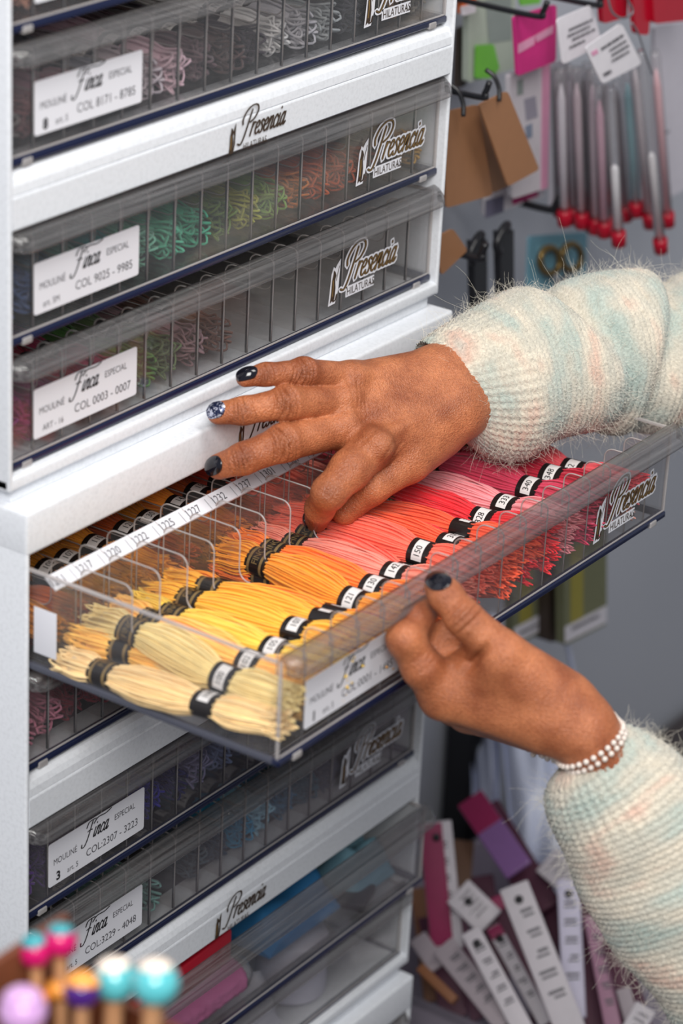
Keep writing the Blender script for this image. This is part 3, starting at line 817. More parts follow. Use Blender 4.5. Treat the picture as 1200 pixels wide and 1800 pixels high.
palmL = [((778, 1224, 1.528), .0125, wA, .0155), ((802, 1234, 1.550), .0125, wB, .0155), ((824, 1248, 1.566), .012, (1020, 1295, 1.560), .0150), ((850, 1258, 1.580), .0105, (1015, 1295, 1.566), .0130),
         ((880, 1190, 1.518), .0160, wA, .0165), ((880, 1165, 1.512), .0130, (1000, 1245, 1.524), .0165), ((820, 1210, 1.526), .0120, (960, 1260, 1.526), .018), (wA, .0155, (1110, 1415, 1.537), .0165), (wB, .0155, (1110, 1420, 1.555), .0165)]
extraL = [((846, 1156, 1.517), .012, (800, 1200, 1.524), .011, .012)]
grL = []
for off in (-.006, -.002, .002, .005):
    j, r = thumbL[2]; ax = fdir(thumbL[1][0], thumbL[3][0]); un = ax/np.linalg.norm(ax)
    q = P3(j)+un*off-CF*r+CU*r*.3; v = q-CP; d = v@CF
    grL.append(((600+FPX*(v@CR)/d, 900-FPX*(v@CU)/d, d), ax, .0016, .0009, r*1.1))
grL += [((833, 1166, 1.497), fdir((833, 1166, 1.5), (800, 1140, 1.5)), .0035, .0022, .013), ((800, 1155, 1.505), fdir((800, 1170, 1.5), (815, 1130, 1.5)), .0015, .0015, .013)]
for k in range(3): grL.append(((735+8*k, 1150+8*k, 1.505), fdir((712, 1124, 1.507), (778, 1222, 1.526)), .0005, .0008, .010))
padsL = [((712, 1122, 1.504), .0085, .004)]
VL, QL = grow_hand([thumbL, indexL, midL, ringL, pinkL], palmL, extraL, grL, padsL)

def skinmat():
    m, nt, out = newmat('brown_skin')
    p = N(nt, 'ShaderNodeBsdfPrincipled', Roughness=.40)
    p.inputs['Specular IOR Level'].default_value = .42
    p.inputs['Subsurface Weight'].default_value = .12; p.inputs['Subsurface Scale'].default_value = .004
    p.inputs['Subsurface Radius'].default_value = (1, .35, .2)
    tc = N(nt, 'ShaderNodeTexCoord')
    n1 = N(nt, 'ShaderNodeTexNoise', Scale=45., Detail=5.); n2 = N(nt, 'ShaderNodeTexNoise', Scale=700., Detail=5.)
    L(nt, tc.outputs['Object'], n1.inputs['Vector']); L(nt, tc.outputs['Object'], n2.inputs['Vector'])
    cr = N(nt, 'ShaderNodeValToRGB')
    e = cr.color_ramp.elements; e[0].position = .32; e[0].color = rgb(156, 88, 56); e[1].position = .68; e[1].color = rgb(204, 128, 86)
    L(nt, n1.outputs[0], cr.inputs[0])
    mx = N(nt, 'ShaderNodeMix', _data_type='RGBA', _blend_type='MULTIPLY'); mx.inputs[0].default_value = 1
    cr2 = N(nt, 'ShaderNodeValToRGB'); e = cr2.color_ramp.elements; e[0].position = .3; e[0].color = (.74, .70, .68, 1); e[1].position = .62; e[1].color = (1, 1, 1, 1)
    L(nt, n2.outputs[0], cr2.inputs[0]); L(nt, cr.outputs[0], mx.inputs[6]); L(nt, cr2.outputs[0], mx.inputs[7])
    at = N(nt, 'ShaderNodeAttribute', _attribute_name='knuckle')
    mk = N(nt, 'ShaderNodeMix', _data_type='RGBA'); mk.inputs[7].default_value = rgb(104, 54, 36)
    L(nt, at.outputs['Fac'], mk.inputs[0]); L(nt, mx.outputs[2], mk.inputs[6]); L(nt, mk.outputs[2], p.inputs['Base Color'])
    vo = N(nt, 'ShaderNodeTexVoronoi', Scale=1100.); L(nt, tc.outputs['Object'], vo.inputs['Vector'])
    mp = N(nt, 'ShaderNodeMapping'); mp.inputs['Rotation'].default_value = (.4, .9, .3); mp.inputs['Scale'].default_value = (1200, 260, 700)
    n3 = N(nt, 'ShaderNodeTexNoise', Scale=1., Detail=4.); L(nt, tc.outputs['Object'], mp.inputs[0]); L(nt, mp.outputs[0], n3.inputs['Vector'])
    ad = N(nt, 'ShaderNodeMath', _operation='ADD'); L(nt, vo.outputs[0], ad.inputs[0]); L(nt, n3.outputs[0], ad.inputs[1])
    bp = N(nt, 'ShaderNodeBump', Strength=.6, Distance=.0007); L(nt, ad.outputs[0], bp.inputs['Height']); L(nt, bp.outputs[0], p.inputs['Normal'])
    L(nt, p.outputs[0], out.inputs[0])
    return m
M['skin'] = skinmat()
person = empty('person', tuple(at_d(1000, 900, 1.65)), 'person in a pale mohair sweater reaching into the open thread drawer, dark nail polish', 'person')
po = np.array(person.location)
mb = MB(); mb.add(VR-po, QR.tolist(), 0, True); mb.add(VL-po, QL.tolist(), 0, True)
body = mb.build('body', [M['skin']], person)
# darker creased skin over the finger joints
body_pts = np.vstack([VR, VL]); body_quads = [list(map(int, q)) for q in QR]+[[int(i)+len(VR) for i in q] for q in QL]
kn = np.zeros(len(VR)+len(VL)); VV = np.vstack([VR, VL])
for f, js in ((pinky, (1, 2)), (ring, (1, 2)), (mid, (1, 2)), (index, (2,)), (thumbL, (2,))):
    for ji in js:
        j, r = f[ji]; c = P3(j)-CF*r*.9
        kn = np.maximum(kn, .5*np.exp(-(np.linalg.norm(VV-c, axis=1)/(r*.75))**2))
for j in ((690, 800, 1.634),): kn = np.maximum(kn, .55*np.exp(-(np.linalg.norm(VV-P3(j), axis=1)/.011)**2))
a = body.data.attributes.new('knuckle', 'FLOAT', 'POINT'); a.data.foreach_set('value', kn.astype(np.float32))

# --- nails
M['nail'] = mat('dark_nail_polish', rgb(18, 18, 28), .12, spec=.5, coat=.25)
def glitter():
    m, nt, out = newmat('glitter_nail_polish')
    p = N(nt, 'ShaderNodeBsdfPrincipled', Roughness=.25, Metallic=.5)
    tc = N(nt, 'ShaderNodeTexCoord'); vo = N(nt, 'ShaderNodeTexVoronoi', Scale=1100.)
    L(nt, tc.outputs['Object'], vo.inputs['Vector'])
    cr = N(nt, 'ShaderNodeValToRGB'); e = cr.color_ramp.elements; e[0].position = .45; e[0].color = rgb(40, 48, 84); e[1].position = .8; e[1].color = rgb(205, 208, 225)
    sp = N(nt, 'ShaderNodeSeparateColor'); L(nt, vo.outputs['Color'], sp.inputs[0]); L(nt, sp.outputs[0], cr.inputs[0])
    L(nt, cr.outputs[0], p.inputs['Base Color'])
    bp = N(nt, 'ShaderNodeBump', Strength=.8, Distance=.0004); L(nt, sp.outputs[1], bp.inputs['Height']); L(nt, bp.outputs[0], p.inputs['Normal'])
    L(nt, p.outputs[0], out.inputs[0]); return m
M['glitter'] = glitter()
from mathutils.bvhtree import BVHTree
BV = BVHTree.FromPolygons([Vector(v) for v in body_pts], body_quads)
def nail(base, ax, Ln, nrm, wid, m, label, lift=.0011):
    """plate laid on the fingertip: plan outline from base along ax, dropped onto the skin along -nrm"""
    sd = np.cross(ax, nrm); n, k = 17, 13
    us = [.5-.5*math.cos(PI*i/(n-1)) for i in range(n)]
    H = np.full((n, k), np.nan); PL = np.zeros((n, k, 3))
    for i, u in enumerate(us):
        e = abs(2*u-1); hw = wid*max(0, 1-e**2.6)**.5
        for j in range(k):
            p = base+ax*(u*Ln)+sd*(hw*(-1+2*j/(k-1))); PL[i, j] = p
            hit = BV.ray_cast(Vector(p+nrm*.02), Vector(-nrm), .035)
            if hit[0] is not None: H[i, j] = (np.array(hit[0])-p) @ nrm
    mid_ = np.nanmedian(H); HS = [max(0, 1-abs(2*u-1)**2.6)**.5 for u in us]
    # smooth height: parabola fitted through the hits
    ii, jj = np.where(~np.isnan(H) & (H > mid_-.006))
    A = np.array([[1, us[i], us[i]**2, (HS[i]*(-1+2*j/(k-1)))**2, HS[i]*(-1+2*j/(k-1))] for i, j in zip(ii, jj)])
    sol = np.linalg.lstsq(A, H[ii, jj], rcond=None)[0]
    res_ = H[ii, jj]-A @ sol; lift = .0005+float(np.clip(np.percentile(res_, 98), 0, .0025))
    V = np.zeros((n, k, 3))
    for i, u in enumerate(us):
        e = abs(2*u-1); hs = max(0, 1-e**2.6)**.5
        for j in range(k):
            v = (-1+2*j/(k-1))
            V[i, j] = PL[i, j]+nrm*(np.array([1, u, u*u, v*v*hs*hs, v*hs]) @ sol+lift)
    mb = MB(); T_ = V-po; B_ = V-po-nrm*.0016
    mb.grid(T_, 0, True); mb.grid(B_[:, ::-1], 0, True)
    rt = list(T_[:, 0])+list(T_[::-1, -1]); rb_ = list(B_[:, 0])+list(B_[::-1, -1])
    mb.grid([rb_, rt], 0, True, True)
    o = mb.build('fingernail', [m], person); o['label'] = label
    return o
def nail_on(f, length, wid, up, m, label, fwd=.85):
    (pj, pr), (tj, tr) = f[-2], f[-1]
    p, t = P3(pj), P3(tj); ax = (t-p)/np.linalg.norm(t-p)
    n = -CF+up[0]*CR+up[1]*CU; n = n-ax*(n@ax); n /= np.linalg.norm(n)
    nail(t+ax*(tr*fwd-length), ax, length, n, wid, m, label)
nail_on(pinky, .0125, .0044, (-.25, .55), M['nail'], 'dark polished nail of the little finger', fwd=1.05)
nail_on(ring, .0122, .0051, (-.25, .35), M['glitter'], 'silver-blue glitter nail of the ring finger', fwd=1.0)
nail_on(mid, .0135, .0055, (-.3, .15), M['nail'], 'dark polished nail of the middle finger', fwd=1.05)
nail_on(index, .0115, .0050, (-.9, .2), M['nail'], 'dark polished nail of the index finger')
nail_on(thumbL, .0175, .0066, (.1, .3), M['nail'], 'dark polished thumbnail', fwd=1.0)
# ------------------------------------------------------------------ mohair sleeves and bracelet
def woolmat(name, fuzz=False):
    m, nt, out = newmat(name)
    p = N(nt, 'ShaderNodeBsdfPrincipled', Roughness=.9); p.inputs['Specular IOR Level'].default_value = .1
    p.inputs['Sheen Weight'].default_value = .3; p.inputs['Sheen Roughness'].default_value = .6
    tc = N(nt, 'ShaderNodeTexCoord')
    uv = N(nt, 'ShaderNodeUVMap'); uv.uv_map = 'UVMap'
    src = uv.outputs[0] if not fuzz else tc.outputs['Object']
    def ramp(scale, loc, cols, det=2.):
        mp = N(nt, 'ShaderNodeMapping'); mp.inputs['Scale'].default_value = scale; mp.inputs['Location'].default_value = loc
        no = N(nt, 'ShaderNodeTexNoise', Scale=1., Detail=det); L(nt, src, mp.inputs[0]); L(nt, mp.outputs[0], no.inputs['Vector'])
        cr = N(nt, 'ShaderNodeValToRGB'); e = cr.color_ramp.elements
        e[0].position, e[0].color = cols[0]; e[1].position, e[1].color = cols[-1]
        for q in cols[1:-1]:
            k = e.new(q[0]); k.color = q[1]
        L(nt, no.outputs[0], cr.inputs[0]); return cr.outputs[0]
    if fuzz:
        p.inputs['Base Color'].default_value = rgb(226, 220, 206)
        p.inputs['Sheen Weight'].default_value = 0
    else:
        c1 = ramp((40, 15, 1), (0, 0, 0), [(.30, rgb(172, 186, 178)), (.40, rgb(190, 198, 188)), (.48, rgb(204, 200, 186)), (.58, rgb(224, 214, 196)), (.68, rgb(222, 190, 172)), (.76, rgb(206, 198, 186))])
        c2 = ramp((900, 500, 1), (3, 1, 0), [(.3, (.72, .72, .72, 1)), (.65, (1, 1, 1, 1))], 3.)
        mx = N(nt, 'ShaderNodeMix', _data_type='RGBA', _blend_type='MULTIPLY'); mx.inputs[0].default_value = 1
        L(nt, c1, mx.inputs[6]); L(nt, c2, mx.inputs[7]); L(nt, mx.outputs[2], p.inputs['Base Color'])
        mp = N(nt, 'ShaderNodeMapping'); mp.inputs['Scale'].default_value = (1500, 700, 1)
        no = N(nt, 'ShaderNodeTexNoise', Scale=1., Detail=4.); L(nt, uv.outputs[0], mp.inputs[0]); L(nt, mp.outputs[0], no.inputs['Vector'])
        bp = N(nt, 'ShaderNodeBump', Strength=.6, Distance=.001); L(nt, no.outputs[0], bp.inputs['Height']); L(nt, bp.outputs[0], p.inputs['Normal'])
    L(nt, p.outputs[0], out.inputs[0])
    return m
M['wool'] = woolmat('mohair_knit'); M['woolfuzz'] = woolmat('mohair_fuzz', True)
def sleeve(name, pairs, deps, flat, folds, seed, label, nfuzz, cuff=.05):
    C = []; Rr = []
    for (a, b), d in zip(pairs, deps):
        A, B = at_d(*a, d), at_d(*b, d); C.append((A+B)/2); Rr.append(np.linalg.norm(A-B)/2)
    C = catmull(C, 12); Rr = catmull(np.array(Rr)[:, None], 12)[:, 0]
    up = []
    for (a, b), d in zip(pairs, deps): up.append(at_d(*a, d)-at_d(*b, d))
    up = catmull(up, 12)
    seg = np.r_[0, np.cumsum(np.linalg.norm(np.diff(C, axis=0), axis=1))]
    Ltot = seg[-1]; ns = int(Ltot/.0011); nth = 300
    s = np.linspace(0, Ltot, ns)
    Ci = np.column_stack([np.interp(s, seg, C[:, i]) for i in range(3)]); Ri = np.interp(s, seg, Rr)
    U = np.column_stack([np.interp(s, seg, up[:, i]) for i in range(3)]); U /= np.linalg.norm(U, axis=1)[:, None]
    # the ring plane contains the contour pair; its other axis points at the viewer, square to the sleeve
    T = np.gradient(Ci, axis=0); T /= np.linalg.norm(T, axis=1)[:, None]
    Nv = np.cross(U, T); Nv /= np.linalg.norm(Nv, axis=1)[:, None]
    if (Nv[0] @ CF) > 0: Nv = -Nv
    th = np.linspace(0, 2*PI, nth, endpoint=False)
    S, TH = np.meshgrid(s, th, indexing='ij')
    Rg = Ri[:, None]*np.ones_like(TH)
    k = np.ones_like(TH)
    for (s0, slope, depth, wd, th0, thw) in folds:          # soft creases running round the arm
        dth = np.angle(np.exp(1j*(TH-th0)))
        sc = s0+slope*np.sin(dth)
        k -= depth*np.exp(-((S-sc)/wd)**2)*np.exp(-(dth/thw)**2)
    rg = np.random.RandomState(seed)
    lump = sum(a*np.sin(S*f1+p1)*np.sin(TH*f2+p2) for a, f1, f2, p1, p2 in [(rg.uniform(.008, .02), rg.uniform(40, 130), rg.randint(1, 4), rg.uniform(0, 6), rg.uniform(0, 6)) for _ in range(6)])
    k += lump
    cu = np.clip((cuff-S)/.012, 0, 1)
    # knit relief: V stitches on the body, columns of ribbing at the cuff
    circ = 2*PI*float(np.mean(Ri)); nw = max(20, int(circ/.0046)); hgt = .0038
    wv = .6*np.sin(S*90+TH*3)+.5*np.sin(S*47-TH*2)
    f = (TH*nw/(2*PI)+.12*wv) % 1.0-.5
    v = S/hgt+.9*np.abs(f)+.25*wv
    st = (.5+.5*np.cos(2*PI*v))*(np.clip(1.15-np.abs(2*np.abs(f)-.5)*1.6, 0, 1))
    rib = .5+.5*np.cos(TH*(nw*2//3))
    relief = .0021*st+.0008*cu*(rib-.5)
    relief += .00012*rg.randn(*S.shape)
    Rad = Rg*k
    P = Ci[:, None]+ (Rad*np.cos(TH)+relief*np.cos(TH))[..., None]*U[:, None]+(Rad*flat*np.sin(TH)+relief*np.sin(TH))[..., None]*Nv[:, None]
    # turn the cuff inward
    inn = []
    for q in (0.0015, .004, .010, .018, .026):
        j = np.searchsorted(s, q); sh = .0016 if q < .003 else .0030
        inn.append(Ci[j]+((Rad[j]*1-sh)*np.cos(th))[:, None]*U[j]+((Rad[j]*flat-sh)*np.sin(th))[:, None]*Nv[j])
    full = np.concatenate([np.array(inn[::-1]), P], 0)
    uS = np.r_[np.full(5, 0.), s]
    mb = MB(); mb.grid(full-po, 0, True, True)
    mb.f.append(list(range(len(mb.v)-nth, len(mb.v)))); mb.m.append(0); mb.sm.append(False)
    o = mb.build(name, [M['wool']], person); o['label'] = label
    me = o.data; uvl = me.uv_layers.new(name='UVMap')
    li = np.zeros(len(me.loops), np.int32); me.loops.foreach_get('vertex_index', li)
    uvv = np.column_stack([np.repeat(uS, nth), np.tile(th/(2*PI), len(uS))*circ + seed*3.1])
    uvl.data.foreach_set('uv', uvv[li].astype(np.float32).ravel())
    # loose mohair fibres
    vis = int(min(len(s), np.searchsorted(s, .36)))
    i = rg.randint(2, vis, nfuzz); j = rg.randint(0, nth, nfuzz)
    B0 = P[i, j]; nrm = np.cos(th[j])[:, None]*U[i]+np.sin(th[j])[:, None]*Nv[i]
    ln = np.where(rg.rand(nfuzz) < .12, rg.uniform(.008, .018, nfuzz), rg.uniform(.004, .010, nfuzz))
    d = nrm*rg.uniform(.05, .75, (nfuzz, 1))+.8*rg.randn(nfuzz, 3); d /= np.linalg.norm(d, axis=1)[:, None]
    neg = (d*nrm).sum(1) < .1; d[neg] += nrm[neg]*.8
    bend = rg.randn(nfuzz, 3)*.7; bend2 = rg.randn(nfuzz, 3)*.35
    t = np.linspace(0, 1, 6)
    Q = B0[:, None]+ln[:, None, None]*(t[None, :, None]*d[:, None]+(t**2)[None, :, None]*bend[:, None]*.6+(np.sin(t*5))[None, :, None]*bend2[:, None]*.3)
    hc = bpy.data.hair_curves.new('wool_fuzz'); hc.add_curves([6]*nfuzz)
    hc.attributes['position'].data.foreach_set('vector', (Q-po).astype(np.float32).ravel())
    ra = hc.attributes.get('radius') or hc.attributes.new('radius', 'FLOAT', 'POINT')
    ra.data.foreach_set('value', np.tile(np.linspace(.00007, .00003, 6), nfuzz).astype(np.float32))
    hc.materials.append(M['woolfuzz'])
    fo = bpy.data.objects.new('wool_fuzz', hc); COL.objects.link(fo); fo.parent = o; fo['kind'] = 'stuff'
    return o
sleeve('sleeve', [((737, 606), (826, 770)), ((788, 568), (866, 798)), ((842, 538), (920, 803)), ((905, 510), (968, 778)), ((955, 512), (1014, 762)), ((1000, 494), (1062, 757)), ((1070, 480), (1114, 764)),
        ((1130, 476), (1168, 752)), ((1205, 476), (1225, 738)), ((1310, 468), (1320, 745)), ((1450, 430), (1470, 770)), ((1600, 330), (1680, 690)), ((1720, 180), (1850, 520))],
       [1.712, 1.718, 1.728, 1.740, 1.752, 1.764, 1.784, 1.804, 1.826, 1.862, 1.92, 1.97, 2.0], .80,
       [(.098, .016, .27, .009, 1.0, 1.8), (.165, -.026, .27, .010, .9, 1.7), (.135, .01, .06, .008, 2.6, 1.0), (.062, .006, .05, .010, 1.6, 1.2), (.21, .01, .10, .012, 1.2, 1.6)], 3,
       'pale mohair sleeve of the arm over the drawer', 8000)
sleeve('sleeve', [((984, 1352), (1092, 1274)), ((964, 1392), (1126, 1288)), ((971, 1445), (1184, 1322)), ((1000, 1525), (1256, 1384)), ((1042, 1605), (1322, 1470)), ((1098, 1688), (1384, 1560)), ((1188, 1805), (1452, 1685)),
        ((1300, 1950), (1560, 1830)), ((1440, 2080), (1690, 1930)), ((1620, 2160), (1800, 1960))],
       [1.537, 1.538, 1.542, 1.548, 1.555, 1.562, 1.574, 1.59, 1.61, 1.64], .85,
       [(.07, .01, .04, .012, 1.2, 1.6), (.15, -.01, .05, .015, 1.2, 1.6)], 8, 'pale mohair sleeve of the arm below the drawer', 8000)
# bracelet of small pearly beads, two rows
M['pearl'] = mat('pearl_bead', rgb(226, 214, 204), .22, coat=.4)
wc = at_d(1035, 1300, 1.536); wax = at_d(1110, 1408, 1.545)-at_d(1000, 1250, 1.530); wax /= np.linalg.norm(wax)
wu_ = at_d(985, 1338, 1.537)-at_d(1080, 1268, 1.537); rw = np.linalg.norm(wu_)/2; wu_ /= np.linalg.norm(wu_); wn = np.cross(wax, wu_)
if wn @ CF > 0: wn = -wn
br = empty('bead_bracelet', tuple(wc), 'bracelet of small pearly beads on the lower wrist', 'bracelet')
bm = MB(); bm.ball((0, 0, 0), .0017, 12); bme = bm.mesh('bead'); bme.materials.append(M['pearl'])
for row, (nb, off, tilt) in enumerate(((40, .0035, .0), (40, -.0008, .10))):
    for i in range(nb):
        a = 2*PI*i/nb
        dr = wu_*math.cos(a)+wn*math.sin(a); o_ = wc+wax*(off+tilt*rw*math.cos(a)*(-.6 if row else 0))
        hit = BV.ray_cast(Vector(o_+dr*.05), Vector(-dr), .05)
        p = (np.array(hit[0]) if hit[0] is not None else o_+dr*rw)+dr*.0014-wc
        link('bead', bme, None, br, tuple(p))
# ------------------------------------------------------------------ wall, floor and the goods beside the cabinets
WY = .20
M['wall'] = mat('grey_wall_paint', rgb(182, 185, 194), .7, noise=.15, nscale=9., col2=rgb(166, 170, 182), bump=.05)
M['floor'] = mat('dark_floor', rgb(66, 62, 66), .5, noise=.4, nscale=20.)
def struct(o): o['kind'] = 'structure'; return o
mb = MB(); mb.box((.46, WY, -1.035), (2.6, WY+.26, 1.6)); struct(mb.build('wall_right', [M['wall']]))
mb = MB(); mb.box((-2.6, .44, -1.035), (.46, .46, 1.6)); struct(mb.build('wall_back', [M['wall']]))
mb = MB(); mb.box((-2.6, -2.6, -1.065), (2.6, .46, -1.035)); struct(mb.build('floor', [M['floor']]))
M['hook'] = mat('black_metal_hook', rgb(26, 26, 30), .35)
M['steel'] = mat('dull_steel', rgb(150, 152, 158), .35, metal=.7)
def card_pts(corners, Y): return [at_y(x, y, Y) for x, y in corners]
def slab(mb, P, th, mi=0, r=0):
    """thin card: outline P (world, on a plane facing the viewer), thickened away from the viewer"""
    P = [np.array(p) for p in P]; n = len(P)
    q = [p+np.array((0, th, 0)) for p in P]
    mb.add(P+q, [tuple(range(n)), tuple(range(2*n-1, n-1, -1))]+[(i, n+i, n+(i+1) % n, (i+1) % n) for i in range(n)], mi)
def rounded(corners, rr=5, n=4):
    out = []; m = len(corners)
    for i in range(m):
        a, b, c = [np.array(corners[(i+k) % m], float) for k in (-1, 0, 1)]
        u = (a-b)/np.linalg.norm(a-b); v = (c-b)/np.linalg.norm(c-b)
        for k in range(n+1):
            t = k/n; p0 = b+u*rr; p1 = b+v*rr
            out.append(tuple((1-t)**2*p0+2*t*(1-t)*b+t*t*p1))
    return out
def lines(mb, corners, Y, rows, mi, off=.0006, seed=0):
    """rows of small dark print laid on a card face; rows: list of (v, u0, u1, h)"""
    A, B, C_, D_ = [at_y(x, y, Y) for x, y in corners]
    rg = random.Random(seed)
    for v, u0, u1, h in rows:
        u = u0
        while u < u1:
            w_ = rg.uniform(.02, .09); e = min(u1, u+w_)
            def pt(uu, vv): return A*(1-uu)*(1-vv)+B*uu*(1-vv)+C_*uu*vv+D_*(1-uu)*vv+np.array((0, -off, 0))
            mb.add([pt(u, v), pt(e, v), pt(e, v+h), pt(u, v+h)], [(0, 1, 2, 3)], mi)
            u = e+.015
def thing_at(name, label, cat, P, group=None):
    c = np.mean(np.array(P), axis=0)
    return empty(name, tuple(c), label, cat, group), c
def build_rel(mb, name, mats, parent, c, label=None):
    mb.v = [tuple(np.array(p)-c) for p in mb.v]
    o = mb.build(name, mats, parent)
    if label: o['label'] = label
    return o
def hook(px, py, ytip, label, drop=.008, r=.0022, px2=None):
    tip = at_y(px, py, ytip); base = np.array((tip[0], WY, tip[2]))
    e = empty('display_hook', tuple(base), label, 'hook', None)
    mb = MB(); mb.tube(catmull([base, (base+tip)/2, tip, tip+np.array((0, -.006, .004)), tip+np.array((0, -.009, .012))], 5)-base, r, 8)
    mb.build('prong', [M['hook']], e)
    mb = MB(); mb.rbox((-.010, -.004, -.02), (.010, 0, .012), .0015); mb.build('back_plate', [M['hook']], e)
    return e
Mc = {}
def cm(name, *c, rough=.55):
    if name not in Mc: Mc[name] = mat(name, rgb(*c), rough, noise=.12, nscale=120.)
    return Mc[name]
def card(name, label, cat, corners, Y, m, th=.0012, group=None, rr=6, prints=(), panels=(), part='card', seed=1, parts=()):
    P = card_pts(rounded(corners, rr), Y)
    e, c = thing_at(name, label, cat, P, group)
    mb = MB(); slab(mb, P, th, 0)
    mats = [m]
    for k, (pc, pm) in enumerate(panels):                  # printed fields on the face
        mats.append(pm); slab(mb, [p+np.array((0, -.0004-.0001*k, 0)) for p in card_pts(pc, Y)], .0003, len(mats)-1)
    if prints:
        mats.append(M['inkgrey']); lines(mb, corners, Y, prints, len(mats)-1, .0009, seed)
    build_rel(mb, part, mats, e, c)
    for pname, pc, pm, dy in parts:
        q = MB(); slab(q, card_pts(rounded(pc, 3), Y+dy), .0015, 0); build_rel(q, pname, [pm], e, c)
    return e
kraft = cm('kraft_card', 150, 106, 74); kraft_shade = cm('shaded_kraft_card', 120, 86, 62); paper = cm('white_card', 222, 218, 224); magenta = cm('magenta_card', 196, 40, 120)  # second kraft tone is darker, painting the shaded gap between tags
pinkp = cm('pink_print', 214, 150, 180); greenp = cm('green_plastic', 110, 186, 62, rough=.3); palegreen = cm('pale_green_pack', 176, 186, 172, rough=.25); orangep = cm('orange_pack', 232, 110, 40)
bluecard = cm('blue_card', 112, 160, 178); yel = cm('yellow_green_print', 158, 148, 66); olive = cm('olive_print', 120, 122, 92); brownd = cm('dark_brown_print', 70, 58, 50)
R5 = [(.25+.11*k, .15, .85, .04) for k in range(5)]
# left group of hanging packs
card('hanging_pack', 'orange pack at the top edge beside the cabinet', 'hanging pack', [(806, -70), (838, -80), (836, 20), (812, 28)], .135, orangep, .004, parts=[('seal', [(812, 12), (836, 6), (836, 22), (812, 28)], paper, -.001)])
card('hanging_pack', 'pale clear pack with a bright green piece inside', 'hanging pack', [(824, -70), (904, -90), (906, 120), (822, 146)], .150, palegreen, .005, parts=[('green_piece', [(838, 80), (868, 78), (878, 120), (862, 138), (836, 138)], greenp, -.003), ('green_tip', [(912, -10), (950, -18), (950, 6), (915, 10)], greenp, -.003)],
     panels=[([(852, 0), (898, -10), (898, 70), (858, 76)], cm('grey_print', 140, 150, 146))])
card('hanging_pack', 'dark narrow pack hanging behind the green pack', 'hanging pack', [(806, 50), (826, 44), (820, 150), (802, 156)], .165, brownd, .003)
card('header_card', 'magenta header card on a black hook', 'header card', [(903, 30), (978, 8), (977, 108), (909, 134)], .085, magenta, .002, panels=[([(910, 78), (940, 62), (938, 78), (910, 94)], pinkp), ([(940, 62), (972, 44), (970, 58), (942, 74)], pinkp)])
card('white_pack', 'long white pack with a pink stripe below the magenta header card', 'hanging pack', [(896, 132), (966, 110), (962, 330), (900, 350)], .10, cm('white_pack', 206, 200, 206), .004,
     panels=[([(952, 114), (966, 110), (962, 330), (950, 334)], pinkp), ([(920, 175), (940, 168), (944, 205), (924, 212)], cm('grey_print2', 150, 146, 160)), ([(908, 142), (918, 138), (918, 165), (908, 168)], cm('grey_print', 140, 150, 146)), ([(922, 222), (934, 216), (934, 240), (924, 244)], cm('grey_print3', 130, 140, 160))])
card('white_pack', 'white pack with a magenta bar, hanging behind the kraft tags', 'hanging pack', [(848, 345), (956, 300), (958, 345), (852, 382)], .12, paper, .003, panels=[([(900, 350), (945, 334), (945, 344), (900, 360)], magenta), ([(852, 352), (885, 342), (884, 372), (852, 384)], cm('slate_print', 110, 108, 130))])
for nm, lab, cn, Y, m in (('kraft_tag', 'kraft tag hanging nearest the cabinet edge', [(784, 196), (840, 184), (866, 343), (784, 366)], .075, kraft), ('kraft_tag', 'added dark tag painted as the shaded gap between the two front kraft tags', [(838, 186), (862, 178), (905, 322), (866, 340)], .082, kraft_shade),
                          ('kraft_tag', 'kraft tag tilted to the right in front of the others', [(842, 184), (892, 160), (948, 298), (893, 328)], .060, kraft), ('kraft_tag', 'kraft tag peeking out lower beside the cabinet rim', [(762, 420), (796, 402), (822, 440), (776, 484)], .06, kraft)):
    e = card(nm, lab, 'tag', cn, Y, m, .0015, 'kraft tags beside the cabinet')
for x, y, l_ in ((814, 205, 'kraft tag string nearest the cabinet'), (877, 178, 'string of the tilted kraft tag')):
    a = at_y(x, y, .058); e = empty('tag_string', tuple(a), 'short black '+l_, 'string')
    mb = MB(); mb.tube(catmull([(0, 0, 0), (.002, .002, .008), (.001, .006, .016), (-.001, .012, .02)], 5), .0016, 6); mb.build('loop', [M['hook']], e)
hook(838, 170, .055, 'black hook that carries the kraft tags')
hook(940, 28, .070, 'black hook that carries the magenta header card')
hook(1040, 8, .050, 'black hook that carries the needle tubes')
hook(832, 452, .055, 'black hook beside the lower kraft tag', r=.0028)
# white price tags with print
card('price_tag', 'white price tag behind the other, tilted under the hook', 'price tag', [(978, 34), (1040, 8), (1058, 78), (988, 114)], .050, paper, .001, rr=8, prints=[(.3, .25, .9, .05), (.42, .2, .8, .05), (.54, .3, .9, .05), (.68, .2, .6, .05)], seed=5)
card('price_tag', 'white price tag in front with a pink mark and printed lines', 'price tag', [(1028, 84), (1092, 40), (1128, 112), (1058, 148)], .030, paper, .001, rr=8, prints=[(.2, .3, .9, .06), (.34, .45, .9, .05), (.46, .45, .9, .05), (.58, .4, .85, .05), (.76, .1, .3, .08)], seed=9, panels=[([(1038, 92), (1048, 86), (1051, 93), (1041, 99)], cm('pink_print', 214, 150, 180))])
